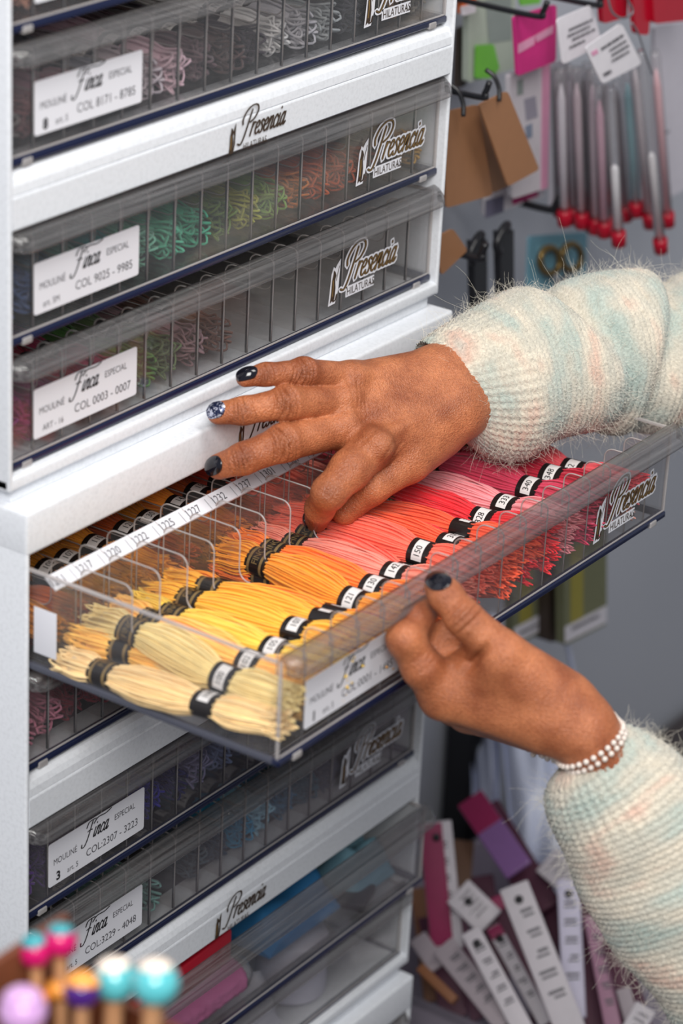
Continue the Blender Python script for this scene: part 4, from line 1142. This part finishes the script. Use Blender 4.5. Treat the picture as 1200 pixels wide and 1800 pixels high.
# knitting-needle tubes: clear tube, cap, needle
M['tube'] = clearmat('clear_tube', (.90, .89, .90, 1), .10, .08, (.8, .78, .8, 1))
M['redcap'] = mat('red_cap', rgb(160, 14, 38), .3)
tubes = [(985, 120, 992, 388, .085), (1000, 115, 1008, 384, .090), (1012, 118, 1022, 392, .080), (1030, 110, 1040, 398, .085), (1040, 120, 1046, 402, .072), (1052, 150, 1062, 408, .062), (1072, 150, 1087, 424, .045),
         (1100, 120, 1118, 372, .070), (1112, 90, 1142, 392, .060), (1126, 90, 1161, 436, .035), (1150, 90, 1173, 390, .055)]
words = ['leftmost', 'second', 'third', 'fourth', 'fifth', 'sixth', 'seventh', 'eighth', 'ninth', 'tenth', 'rightmost']
cols = [(210, 205, 212), (150, 146, 156), (196, 178, 186), (120, 112, 122), (186, 170, 180), (200, 160, 176), (240, 240, 242), (150, 196, 204), (214, 206, 210), (236, 234, 236), (226, 180, 186)]
extra_t = [(978, 122, 984, 372, .10), (1006, 120, 1014, 376, .098), (1022, 118, 1032, 380, .094), (1036, 124, 1050, 384, .088), (1060, 130, 1074, 396, .078), (1082, 140, 1100, 380, .084)]
for k, (x0, y0, x1, y1, Y) in enumerate(extra_t):
    a = at_y(x0, y0, Y); b = at_y(x1, y1, Y)
    e = empty('needle_tube', tuple(b), 'clear needle tube with a grey needle in the row behind the front needle tubes', 'needle tube', 'needle tubes in the back row')
    d = a-b; Ln = np.linalg.norm(d); d /= Ln
    q = Vector(d).to_track_quat('Z', 'Y').to_matrix().to_4x4()
    mb = MB(); mb.lathe([(.0044, .004), (.0044, Ln-.006), (.003, Ln)], 16, 0, q); mb.build('tube', [M['tube']], e)
    mb = MB(); mb.lathe([(.0040, -.004), (.0054, -.003), (.0056, .008), (.0046, .009)], 16, 0, q); mb.build('cap', [M['redcap']], e)
    mb = MB(); mb.lathe([(.0010, .010), (.0026, .012), (.0026, Ln*.85), (.0008, Ln*.93)], 12, 0, q); mb.build('needle', [cm('needle_grey', 104, 98, 106, rough=.3)], e)
for k, (x0, y0, x1, y1, Y) in enumerate(tubes):
    a = at_y(x0, y0, Y); b = at_y(x1, y1, Y)
    e = empty('needle_tube', tuple(b), f'clear needle tube with a red cap, {words[k]} of the hanging tubes from the left', 'needle tube', 'hanging needle tubes')
    d = a-b; Ln = np.linalg.norm(d); d /= Ln
    q = Vector(d).to_track_quat('Z', 'Y').to_matrix().to_4x4()
    mb = MB(); mb.lathe([(.0044, .004), (.0044, Ln-.006), (.003, Ln)], 16, 0, q); mb.build('tube', [M['tube']], e)
    mb = MB(); mb.lathe([(.0040, -.004), (.0056, -.003), (.0058, .008), (.0046, .009)], 16, 0, q); mb.build('cap', [M['redcap']], e)
    mb = MB(); mb.lathe([(.0010, .010), (.0030, .012), (.0030, Ln*(.48 if k in (6, 9) else .8)), (.0008, Ln*(.5 if k in (6, 9) else .9))], 12, 0, q); mb.build('needle', [cm('needle_%d' % k, *cols[k], rough=.3)], e)
for k, (x, y, w_, Y, lab) in enumerate(((832, 30, 44, .09, 'left'), (880, 22, 40, .085, 'middle'), (930, 15, 70, .08, 'right'))):
    pass
# red hang tops of the needle tubes
for k, (cn, Y, lab) in enumerate((([(1052, -60), (1106, -60), (1102, 30), (1060, 42)], .060, 'red plastic hanger over the white price tags'), ([(1106, -60), (1150, -60), (1140, 62), (1118, 60)], .052, 'red plastic hanger between the other two'), ([(1144, -60), (1215, -60), (1210, 36), (1150, 42)], .048, 'red plastic hanger at the right edge of the photo'))):
    card('red_hanger', lab, 'hanger', cn, Y, cm('red_plastic', 176, 14, 40, rough=.25), .004, 'red plastic hangers')
mb = MB(); a = at_y(1085, -10, .03); e = empty('wire_loop', tuple(a), 'thin clear wire loops over the red hangers', 'wire')
mb.tube(catmull([at_y(x, y, .03)-a for x, y in ((1065, -20), (1075, 20), (1095, 32), (1112, 20), (1100, -10), (1108, -40))], 6), .0008, 6)
mb.tube(catmull([at_y(x, y, .028)-a for x, y in ((1110, 40), (1122, 60), (1135, 100), (1146, 130))], 6), .0007, 6); mb.build('wire', [M['steel']], e)
# small white zip pack on the needles' right
card('white_pack', 'white zip pack behind the needle tubes at the right edge', 'hanging pack', [(1150, 45), (1215, 38), (1210, 330), (1150, 360)], .09, cm('white_pack2', 200, 196, 206), .003, prints=[(.6, .1, .4, .01)])
card('white_pack', 'grey blister pack behind the needle tubes on the left', 'hanging pack', [(968, 110), (1000, 105), (1004, 370), (972, 376)], .105, cm('grey_pack', 188, 186, 196), .004)
# two black loops, blue card with scissors
for x0, x1, y0, y1, lab in ((832, 856, 425, 560, 'black hair clip strip on the left of the pair'), (878, 903, 408, 548, 'black hair clip strip on the right of the pair')):
    P = card_pts([(x0, y0), (x1, y0-4), (x1+1, y1), (x0+4, y1+6)], .10); e, c = thing_at('black_strap', lab, 'strap', P, 'black straps')
    mb = MB(); slab(mb, P, .006); build_rel(mb, 'strap', [M['hook']], e, c)
    mb = MB(); m_ = at_y(x0-4, y0+2, .095)-c; mb.tube(catmull([m_+np.array(q) for q in ((.012, 0, .0), (.006, -.004, .006), (-.004, -.006, .004), (-.010, -.006, -.004), (-.006, -.006, -.012))], 5), .0032, 8); mb.build('buckle', [M['hook']], e)
e = card('scissors_card', 'pale blue card holding small gold-handled scissors', 'card', [(930, 416), (1032, 408), (1030, 520), (926, 528)], .13, bluecard, .002, panels=[([(944, 430), (1020, 424), (1018, 440), (944, 446)], cm('blue_print', 130, 176, 190))])
c0 = np.array(e.location)
M['brass'] = mat('aged_brass', rgb(126, 104, 62), .35, metal=.7)
sc_ = empty('scissors', tuple(at_y(985, 480, .122)), 'small brass-handled scissors on the pale blue card', 'scissors'); c1 = np.array(sc_.location)
for x, y in ((966, 458), (1004, 452)):
    mb = MB(); mb.tube([at_y(x+17*math.cos(t), y+23*math.sin(t), .122)-c1 for t in np.linspace(0, 2*PI, 25)], .0028, 8, 0, False); mb.build('handle', [M['brass']], sc_)
for s_, x0 in ((1, 972), (-1, 998)):
    mb = MB(); mb.tube([at_y(x0, 478, .122)-c1, at_y(985, 505, .120)-c1, at_y(985+6*s_, 590, .120)-c1], [.0026, .003, .001], 8); mb.build('blade', [M['steel']], sc_)
hook(962, 368, .10, 'black hook above the pale blue scissors card', r=.003)
# yellow-green packs seen under the open drawer
for k, (cn, Y, lab) in enumerate((([(900, 1000), (965, 970), (966, 1105), (902, 1138)], .085, 'yellow-green pack with a white foot, left of the pair under the open drawer'), ([(990, 960), (1066, 925), (1066, 1098), (992, 1136)], .060, 'yellow-green pack with a white foot, right of the pair under the open drawer'))):
    x0, x1 = cn[0][0], cn[1][0]
    card('yarn_pack', lab, 'hanging pack', cn, Y, olive, .008, 'yellow-green packs', panels=[([(x0+12, cn[0][1]+4), (x0+34, cn[0][1]-6), (x0+34, cn[3][1]-44), (x0+12, cn[3][1]-34)], yel), ([(x0+2, cn[3][1]-34), (x1-1, cn[2][1]-34), (x1-1, cn[2][1]-4), (x0+2, cn[3][1]-6)], paper)], prints=[(.84, .15, .8, .03)])
card('yarn_pack', 'dark brown pack edge between the two yellow-green packs', 'hanging pack', [(964, 990), (990, 975), (990, 1125), (964, 1130)], .075, brownd, .02)
hook(1010, 900, .055, 'black hook that carries the yellow-green packs')
# ---- lower right: shelf, tray of crochet-hook packs, bag
TZ = -.70
M['shelf'] = mat('dark_shelf_board', rgb(70, 62, 62), .5, noise=.3)
s_ = empty('side_shelf', (.86, -.12, TZ), 'dark low table beside the cabinets, holding the tray', 'table')
mb = MB(); mb.rbox((-.37, -.36, -.025), (.40, .31, 0), .003); mb.build('table_top', [M['shelf']], s_)
for x in (-.34, .36):
    for y in (-.33, .28):
        mb = MB(); mb.rbox((x-.015, y-.015, -.335), (x+.015, y+.015, -.025), .003); mb.build('leg', [M['shelf']], s_)
tr = empty('tray', (.51, -.42, TZ), 'grey-white open tray full of crochet hook packs', 'tray')
M['tray'] = mat('grey_tray_plastic', rgb(140, 132, 144), .5)
mb = MB(); tw, tl, thh = .42, .56, .095
mb.rbox((0, 0, 0), (tw, tl, .004), .001)
for a, b in (((0, 0, 0), (.004, tl, thh)), ((tw-.004, 0, 0), (tw, tl, thh)), ((0, 0, 0), (tw, .004, thh)), ((0, tl-.004, 0), (tw, tl, thh))): mb.rbox(a, b, .0015)
mb.build('body', [M['tray']], tr)
mb = MB(); mb.tube([(0, 0, thh), (0, tl, thh), (tw, tl, thh), (tw, 0, thh), (0, 0, thh)], .0035, 8); mb.build('rim', [M['tray']], tr)
def stick_pack(name, label, a, b, wpx, m, m2=None, split=.35, hole=True, th=.004, group='crochet hook packs in the tray', cat='crochet hook pack', seed=0, print_=True):
    """long flat pack from top point a to bottom point b, each (px, py, distance)"""
    A, B = P3(a), P3(b); ax = B-A; Ln = np.linalg.norm(ax); ax /= Ln
    vd = (A+B)/2-CP; vd /= np.linalg.norm(vd); nz = -(vd-ax*(vd@ax)); nz /= np.linalg.norm(nz); sx = np.cross(ax, nz); wd = wpx*.000435/2*((a[2]+b[2])/2/2.15)*2/2
    Mx = Matrix(((sx[0], ax[0], nz[0], 0), (sx[1], ax[1], nz[1], 0), (sx[2], ax[2], nz[2], 0), (0, 0, 0, 1)))
    e = empty(name, tuple(A), label, cat, group); mats = [m, M['inkgrey'], m2 or m]
    mb = MB(); mb.rbox((-wd, 0, -th/2), (wd, Ln, th/2), .0012, 0)
    rg = random.Random(seed)
    if print_:
        for k in range(5):
            y = Ln*(.16+.13*k)
            mb.box((-wd*.6, y, th/2), (wd*rg.uniform(.1, .6), y+Ln*.02, th/2+.0002), 1)
            mb.box((-wd*.6, y+Ln*.035, th/2), (wd*rg.uniform(.1, .6), y+Ln*.05, th/2+.0002), 1)
    mb.xf(Mx); mb.build('sleeve', mats[:2], e)
    if m2 is not None:
        mb = MB(); mb.rbox((-wd*(.40 if split > .9 else .98), Ln*.01, th/2-.0005), (wd*.98, Ln*split, th/2+.0006), .0005); mb.xf(Mx); mb.build('header', [m2], e)
    if hole:
        mb = MB(); mb.lathe([(.0032, -.0002), (.0032, .0002)], 14, 0, Matrix.Translation((0, .012, th/2+.0008))); mb.xf(Mx); mb.build('hang_hole', [M['ink']], e)
    return e
wp = cm('white_sleeve', 184, 178, 184); wp2 = cm('lilac_sleeve', 188, 184, 204); mg = cm('shaded_magenta', 128, 14, 68); dm = cm('dark_magenta', 66, 14, 42); gp = cm('grey_sleeve', 150, 140, 146); bw = cm('brown_wood', 118, 74, 44)  # magenta and white tones darkened to hold the shade in the tray
stick_pack('crochet_hook_pack', 'white and magenta pack standing upright against the cabinet', (764, 1444, 2.16), (786, 1668, 2.16), 58, wp, mg, .97, True, seed=1)
stick_pack('crochet_hook_pack', 'magenta pack with a shiny lilac end leaning at the back of the tray', (826, 1404, 2.24), (912, 1530, 2.17), 52, cm('shiny_lilac', 122, 86, 138, rough=.12), mg, .42, False, seed=2, print_=False)
stick_pack('crochet_hook_pack', 'dark magenta pack under the shiny one', (850, 1420, 2.26), (960, 1600, 2.2), 60, dm, None, hole=False, seed=3, print_=False)
stick_pack('crochet_hook_pack', 'long white pack with a magenta top edge in the middle of the tray', (902, 1556, 2.10), (1010, 1830, 2.06), 54, wp, None, seed=4)
stick_pack('crochet_hook_pack', 'lilac-white pack standing right of the long white pack', (998, 1546, 2.16), (1010, 1790, 2.12), 40, wp2, None, seed=5)
stick_pack('crochet_hook_pack', 'narrow white pack with a dark hole left of the long white pack', (826, 1636, 2.10), (922, 1815, 2.06), 36, wp, None, seed=6)
stick_pack('crochet_hook_pack', 'grey pack lying lowest by the tray rim', (778, 1662, 2.12), (890, 1800, 2.07), 44, gp, None, hole=False, seed=7)
stick_pack('crochet_hook_pack', 'thin white pack between the narrow and the long white packs', (866, 1628, 2.13), (960, 1800, 2.09), 26, wp, mg, .12, True, seed=8)
stick_pack('crochet_hook_pack', 'short white card lying across at the left of the tray', (804, 1566, 2.15), (862, 1622, 2.14), 56, wp, None, True, seed=9)
stick_pack('crochet_hook_pack', 'mauve pack at the right, half under the sleeve', (1040, 1610, 2.14), (1082, 1830, 2.08), 30, cm('mauve_sleeve', 150, 110, 132), None, hole=False, seed=10)
stick_pack('crochet_hook_pack', 'dark magenta pack between the lilac-white and mauve packs', (1024, 1580, 2.17), (1048, 1830, 2.11), 34, dm, None, hole=False, seed=11, print_=False)
stick_pack('crochet_hook_pack', 'dark magenta pack beside the long white pack, on its left', (880, 1570, 2.16), (985, 1830, 2.12), 44, dm, mg, .1, False, seed=12, print_=False)
stick_pack('crochet_hook_pack', 'white pack end at the lower right under the sleeve', (1135, 1770, 2.06), (1090, 1850, 2.04), 40, wp, None, hole=False, seed=13)
stick_pack('crochet_hook_pack', 'mauve striped pack at the far right of the tray', (1070, 1650, 2.12), (1120, 1830, 2.07), 26, gp, dm, .5, False, seed=14, print_=False)
stick_pack('crochet_hook_pack', 'white crumpled pack behind the lilac-white pack', (960, 1510, 2.2), (1030, 1570, 2.18), 56, wp, None, hole=False, seed=15)
stick_pack('wooden_hook', 'brown wooden crochet hook by the tray rim', (738, 1700, 2.12), (800, 1760, 2.10), 18, bw, None, hole=False, cat='crochet hook', group=None, print_=False, th=.007)
stick_pack('wooden_hook', 'brown wooden crochet hook behind the upright magenta pack', (812, 1480, 2.24), (800, 1600, 2.2), 44, cm('dark_brown_wood', 84, 56, 38), None, hole=False, cat='crochet hook', group=None, print_=False, th=.007)
stick_pack('crochet_hook_pack', 'pale pack end sticking up at the left rim of the tray', (734, 1648, 2.15), (770, 1700, 2.12), 34, gp, None, hole=False, seed=16, print_=False)
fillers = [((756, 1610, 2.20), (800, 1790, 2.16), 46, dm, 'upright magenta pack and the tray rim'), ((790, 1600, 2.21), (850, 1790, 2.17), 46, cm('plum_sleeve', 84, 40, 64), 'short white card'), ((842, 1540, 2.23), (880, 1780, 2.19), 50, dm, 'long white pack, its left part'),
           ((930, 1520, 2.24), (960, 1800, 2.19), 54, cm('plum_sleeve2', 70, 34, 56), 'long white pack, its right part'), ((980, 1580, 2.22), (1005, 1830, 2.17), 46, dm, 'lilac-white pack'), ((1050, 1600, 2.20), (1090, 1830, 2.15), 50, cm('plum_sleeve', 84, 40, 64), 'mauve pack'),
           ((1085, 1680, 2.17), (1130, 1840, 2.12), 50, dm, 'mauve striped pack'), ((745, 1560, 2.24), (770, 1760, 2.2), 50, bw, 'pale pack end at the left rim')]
for k, (a, b, wpx, m_, lab) in enumerate(fillers):  # dark packs added so the gaps in the tray look shaded
    stick_pack('crochet_hook_pack', 'added dark pack for the shade deep in the tray behind the '+lab, a, b, wpx, m_, None, hole=False, seed=30+k, print_=False)
# blue-grey plastic bag hanging behind the tray
M['bag'] = mat('bluegrey_bag', rgb(206, 212, 232), .4, noise=.3, nscale=25., col2=rgb(166, 174, 204))
def bag(name, label, corners, d, amp, seed):
    rg = np.random.RandomState(seed); n = 40
    A, B, C_, D_ = [P3((x, y, dd)) for (x, y), dd in zip(corners, d)]
    e = empty(name, tuple((A+B)/2), label, 'bag'); o = np.array(e.location)
    fr = [(rg.uniform(4, 16), rg.uniform(-5, 5), rg.uniform(0, 6), rg.uniform(.3, 1)) for _ in range(7)]
    def pt(u, v, sgn):
        p = A*(1-u)*(1-v)+B*u*(1-v)+C_*u*v+D_*(1-u)*v
        w_ = sum(a*math.sin(f*u+g_*v+ph) for f, g_, ph, a in fr)*amp/3
        bulge = .035*math.sin(PI*min(max(u, 0), 1))*math.sin(PI*(.15+.85*v))
        return p-CF*(w_*1.0+bulge)*sgn-o
    mb = MB(); mb.grid([[pt(i/n, j/n, 1) for j in range(n+1)] for i in range(n+1)], 0); mb.grid([[pt(i/n, j/n, -.5) for j in range(n+1)] for i in range(n+1)][::-1], 0)
    mb.build('bag_body', [M['bag']], e)
    mb = MB(); mb.tube(catmull([A-o, A-o+np.array((.02, 0, .08)), (A+B)/2-o+np.array((0, 0, .11)), B-o+np.array((-.02, 0, .08)), B-o], 6), .004, 8, flat=.4); mb.build('bag_handle', [M['bag']], e)
    return e
bag('plastic_bag', 'blue-grey plastic bag behind the tray, under the wrist', [(880, 1270), (1010, 1290), (1030, 1560), (905, 1560)], (2.36, 2.36, 2.30, 2.30), .030, 4)
bag('plastic_bag', 'narrow blue-grey plastic bag left of the wider one', [(826, 1280), (876, 1280), (880, 1440), (830, 1420)], (2.42, 2.42, 2.40, 2.40), .030, 6)
e = empty('dark_post', tuple(P3((812, 1420, 2.44))), 'dark post standing behind the tray by the cabinet', 'post'); 
mb = MB(); mb.rbox((-.012, -.015, -.16), (.012, .015, .12), .004); mb.build('post', [M['hook']], e)
# ------------------------------------------------------------------ contents of the two bottom drawers
x5, y5, z5 = DR['l5'][1]; x6, y6, z6 = DR['l6'][1]
def thing_mesh(name, label, cat, mb, mats, loc, part, rot=None, group=None):
    e = empty(name, loc, label, cat, group, rot); mb.build(part, mats, e); return e
mb = MB(); mb.rbox((0, 0, 0), (.10, .12, .024), .002); e = thing_mesh('red_box', 'flat red box in the drawer below the lowest printed rail', 'box', mb, [mat('red_card', rgb(190, 20, 44), .4)], (x5+.112, y5+.014, z5+.0305), 'box', (.0, .0, .04))
mb = MB(); mb.rbox((.004, .004, .0242), (.096, .116, .0248), .0004); mb.build('lid', [mat('red_lid', rgb(168, 14, 36), .35)], e)
def crumple(mb, Ln, r, seed, mi=0):
    rg = np.random.RandomState(seed); n = 40; m = 36
    V = [[((i/m)*Ln, r*(1+.05*math.sin(9*a+3*rg.rand())+.06*rg.randn()*.5)*math.cos(a), r*(1+.05*rg.randn()*.5)*math.sin(a)) for a in np.linspace(0, 2*PI, n, endpoint=False)] for i in range(m+1)]
    mb.grid(V, mi, True, True); mb.f += [list(range(len(mb.v)-n, len(mb.v)))]; mb.m += [mi]; mb.sm += [False]
mb = MB(); crumple(mb, .085, .0135, 3); e = thing_mesh('thread_bundle', 'pink paper-wrapped bundle with a silver end in the drawer with the red box', 'bundle', mb, [mat('pink_tissue', rgb(206, 110, 160), .6)], (x5+.130, y5+.020, z5+.0165), 'wrap')
mb = MB(); mb.tube([(.083, 0, 0), (.088, 0, 0), (.094, 0, 0), (.097, 0, 0)], [.012, .0135, .011, .006], 16); mb.build('foil_end', [mat('silver_foil', rgb(190, 190, 190), .25, metal=.8, bump=.8, bscale=300)], e)
def folded(mb, w_, d, h, seed):
    rg = np.random.RandomState(seed); n = 24
    fr = [(rg.uniform(3, 14), rg.uniform(3, 14), rg.uniform(0, 6), rg.uniform(.2, 1)) for _ in range(6)]
    def z(u, v): return h*(.7+.15*sum(a*math.sin(f*u+g_*v+p) for f, g_, p, a in fr))*min(1, 6*min(u, 1-u)+.25)*min(1, 6*min(v, 1-v)+.25)
    T = [[(w_*i/n, d*j/n, z(i/n, j/n)) for j in range(n+1)] for i in range(n+1)]
    mb.grid(T, 0); mb.grid([[(w_*i/n, d*j/n, 0) for j in range(n+1)] for i in range(n+1)][::-1], 0)
    rt = [T[i][0] for i in range(n+1)]+[T[n][j] for j in range(1, n+1)]+[T[i][n] for i in range(n-1, -1, -1)]+[T[0][j] for j in range(n-1, 0, -1)]
    mb.grid([[(x, y, 0) for x, y, q in rt], rt], 0, False, True)
for lab, col, x, y, w_, d, h, s_ in (('folded blue cloth in the middle of the drawer with the red box', (40, 110, 160), .258, .02, .085, .12, .036, 5), ('pale teal piece at the right of the drawer with the red box', (110, 150, 165), .352, .016, .05, .06, .036, 6), ('dark folded piece behind the pale teal one', (40, 34, 44), .33, .085, .07, .08, .045, 7)):
    mb = MB(); folded(mb, w_, d, h, s_); thing_mesh('folded_cloth', lab, 'cloth', mb, [mat('cloth_%d' % s_, rgb(*col), .8, bump=.3)], (x5+x, y5+y, z5+.006), 'cloth')
mb = MB(); mb.rbox((0, 0, 0), (.03, .02, .006), .001); thing_mesh('black_buckle', 'small black piece lying at the front of the drawer with the red box', 'buckle', mb, [M['ink']], (x5+.345, y5+.004, z5+.0057), 'buckle', (0, 0, .3))
mb = MB(); mb.lathe([(.0005, 0), (.024, 0), (.025, .002), (.025, .044), (.024, .046), (.0005, .046)], 32); e = thing_mesh('thread_spool', 'white round spool in the lowest visible drawer of the open-drawer cabinet', 'spool', mb, [mat('white_spool', rgb(206, 204, 216), .5)], (x6+.325, y6+.034, z6+.0057), 'spool')
mb = MB(); mb.lathe([(.008, .0462), (.008, .048)], 20); mb.build('core', [M['inkgrey']], e)
for lab, col, x, y, w_, d, h, s_ in (('yellow folded piece right of the white spool', (176, 150, 50), .345, .075, .06, .08, .03, 9), ('white crumpled paper at the left of the lowest visible drawer', (200, 198, 206), .225, .012, .06, .08, .04, 10)):
    mb = MB(); folded(mb, w_, d, h, s_); thing_mesh('folded_cloth', lab, 'cloth', mb, [mat('cloth_%d' % s_, rgb(*col), .8, bump=.3)], (x6+x, y6+y, z6+.006), 'cloth')

# ------------------------------------------------------------------ foreground: painted wooden pegs in a holder on a small stand
FD = 1.14
tan = mat('bare_wood', rgb(214, 160, 116), .5, noise=.3, nscale=60., col2=rgb(184, 128, 86)); teal = mat('teal_paint', rgb(92, 190, 198), .12, coat=.8); creamp = mat('cream_paint', rgb(244, 228, 212), .2, coat=.6)
magp = mat('magenta_paint', rgb(206, 18, 104), .25, coat=.4); purp = mat('purple_paint', rgb(72, 30, 120), .12, coat=.8); oranp = mat('orange_paint', rgb(240, 160, 72), .25); lilac = mat('lilac_paint', rgb(206, 160, 212), .2, coat=.6); tealtop = mat('teal_top', rgb(60, 150, 160), .25)
woodd = mat('dark_wood_box', rgb(112, 62, 40), .45, noise=.5, nscale=40., col2=rgb(72, 38, 24))
SZ = -.165
hold = at_d(130, 1780, FD+.005); hx, hy = hold[0], hold[1]
pegs = [('teal-headed', (273, 1727), 1.12, .0098, teal, creamp, (.15, .15, 1), 'teal-headed wooden peg with a cream cap, rightmost in the foreground'),
        ('teal', (202, 1722), 1.15, .0096, teal, creamp, (.0, .15, 1), 'teal-headed wooden peg with a cream cap, left of the rightmost one'),
        ('purple', (144, 1740), 1.12, .0076, purp, oranp, (.3, .15, 1), 'purple-headed wooden peg with an orange cap'),
        ('magenta', (62, 1668), 1.17, .0066, magp, tealtop, (-.1, .1, 1), 'magenta-headed wooden peg with a teal tip, left of the pair'),
        ('magenta', (106, 1650), 1.17, .0066, magp, tealtop, (.15, .1, 1), 'magenta-headed wooden peg with a teal tip, right of the pair'),
        ('lilac', (40, 1776), 1.10, .0098, lilac, lilac, (.1, .1, 1), 'lilac-headed wooden peg at the lower left corner')]
for nm, (x, y), d, r, m, m2, tilt, lab in pegs:
    c = at_d(x, y, d); base = np.array((hx+(c[0]-hx)*.75, hy+(c[1]-hy)*.75, SZ+.006))
    e = empty('wooden_peg', tuple(base), lab, 'wooden peg', 'painted pegs in the foreground')
    ax = c-base; Ln = np.linalg.norm(ax); q = Vector(ax).to_track_quat('Z', 'Y').to_matrix().to_4x4()
    mb = MB(); mb.lathe([(r*.42, 0), (r*.46, Ln*.5), (r*.42, Ln-r*1.1), (r*.5, Ln-r*.85)], 18, 0, q); mb.build('stick', [tan], e)
    mb = MB()
    if m is magp: mb.lathe([(r*.35, Ln-r*1.1), (r*.95, Ln-r*.8), (r*1.08, Ln-r*.2), (r*.95, Ln+r*.4), (r*.5, Ln+r*.9), (r*.1, Ln+r)], 20, 0, q)
    else: mb.ball(ax, r, 24)
    mb.build('head', [m], e)
    t = np.array(tilt, float); t /= np.linalg.norm(t); tq = Vector(t).to_track_quat('Z', 'Y').to_matrix().to_4x4(); tq.translation = Vector(ax)
    mb = MB(); a0 = 46 if m2 is creamp else (70 if m2 is oranp else 55)
    mb.lathe([(r*1.04*math.sin(math.radians(a))+1e-5, r*1.04*math.cos(math.radians(a))) for a in np.linspace(a0, 0, 9)], 24, 0, tq)
    mb.build('cap', [m2], e)
    if m is magp:
        mb = MB(); mb.lathe([(r*.6, Ln-r*4.2), (r*.9, Ln-r*3.9), (r*.9, Ln-r*3.3), (r*.5, Ln-r*3.0)], 18, 0, q); mb.build('collar', [oranp], e)
hb = empty('wooden_holder', (hx, hy, SZ), 'dark brown wooden holder around the painted pegs', 'holder')
mb = MB()
w2 = .040; hh = .146
for a, b in (((-w2, -w2, 0), (w2, w2, .005)), ((-w2, w2-.004, 0), (w2, w2, hh)), ((-w2, -w2, 0), (-w2+.004, w2, hh*.8)), ((w2-.004, -w2, 0), (w2, w2, hh*.8)), ((-w2, -w2, 0), (w2, -w2+.004, hh*.7))): mb.rbox(a, b, .001)
mb.build('box', [woodd], hb)
st = empty('display_stand', (hx, hy, -1.035), 'small round display stand under the wooden holder', 'stand')
mb = MB(); mb.lathe([(.001, .85), (.058, .85), (.06, .853), (.06, .868), (.058, .87), (.001, .87)], 40); mb.build('top', [woodd], st)
mb = MB(); mb.lathe([(.014, .02), (.014, .85)], 20); mb.build('post', [M['hook']], st)
mb = MB(); mb.lathe([(.001, 0), (.10, 0), (.10, .012), (.03, .025), (.001, .025)], 40); mb.build('foot', [M['hook']], st)
# ------------------------------------------------------------------ light
w = bpy.data.worlds.new('World'); SC.world = w; w.use_nodes = True
w.node_tree.nodes['Background'].inputs[0].default_value = (.86, .91, 1, 1)
w.node_tree.nodes['Background'].inputs[1].default_value = .27
def area(name, loc, target, size, energy, col=(1, 1, 1), sy=None):
    l = bpy.data.lights.new(name, 'AREA'); l.energy = energy; l.size = size; l.color = col
    if sy: l.shape = 'RECTANGLE'; l.size_y = sy
    o = bpy.data.objects.new(name, l); COL.objects.link(o); o.location = loc
    o.rotation_euler = (Vector(target)-Vector(loc)).to_track_quat('-Z', 'Y').to_euler()
    o['label'] = 'shop window daylight and added top fill' ; return o
area('window_light', (-1.25, -1.05, 1.3), (.2, -.05, -.02), .9, 47, (1, .98, .95), 1.0)
area('top_fill_light', (.25, -.75, 1.5), (.3, -.15, -.05), .6, 15, (1, .97, .93), .7)  # added fill from above for the open drawer, no known lamp there
SC.view_settings.view_transform = 'Standard'; SC.view_settings.look = 'None'
SC.view_settings.exposure = 0; SC.view_settings.gamma = 1
SC.cycles.transparent_max_bounces = 40; SC.cycles.max_bounces = 12; SC.cycles.diffuse_bounces = 4; SC.cycles.glossy_bounces = 4
SC.cycles.caustics_reflective = False; SC.cycles.caustics_refractive = False
SC.cycles.use_denoising = True
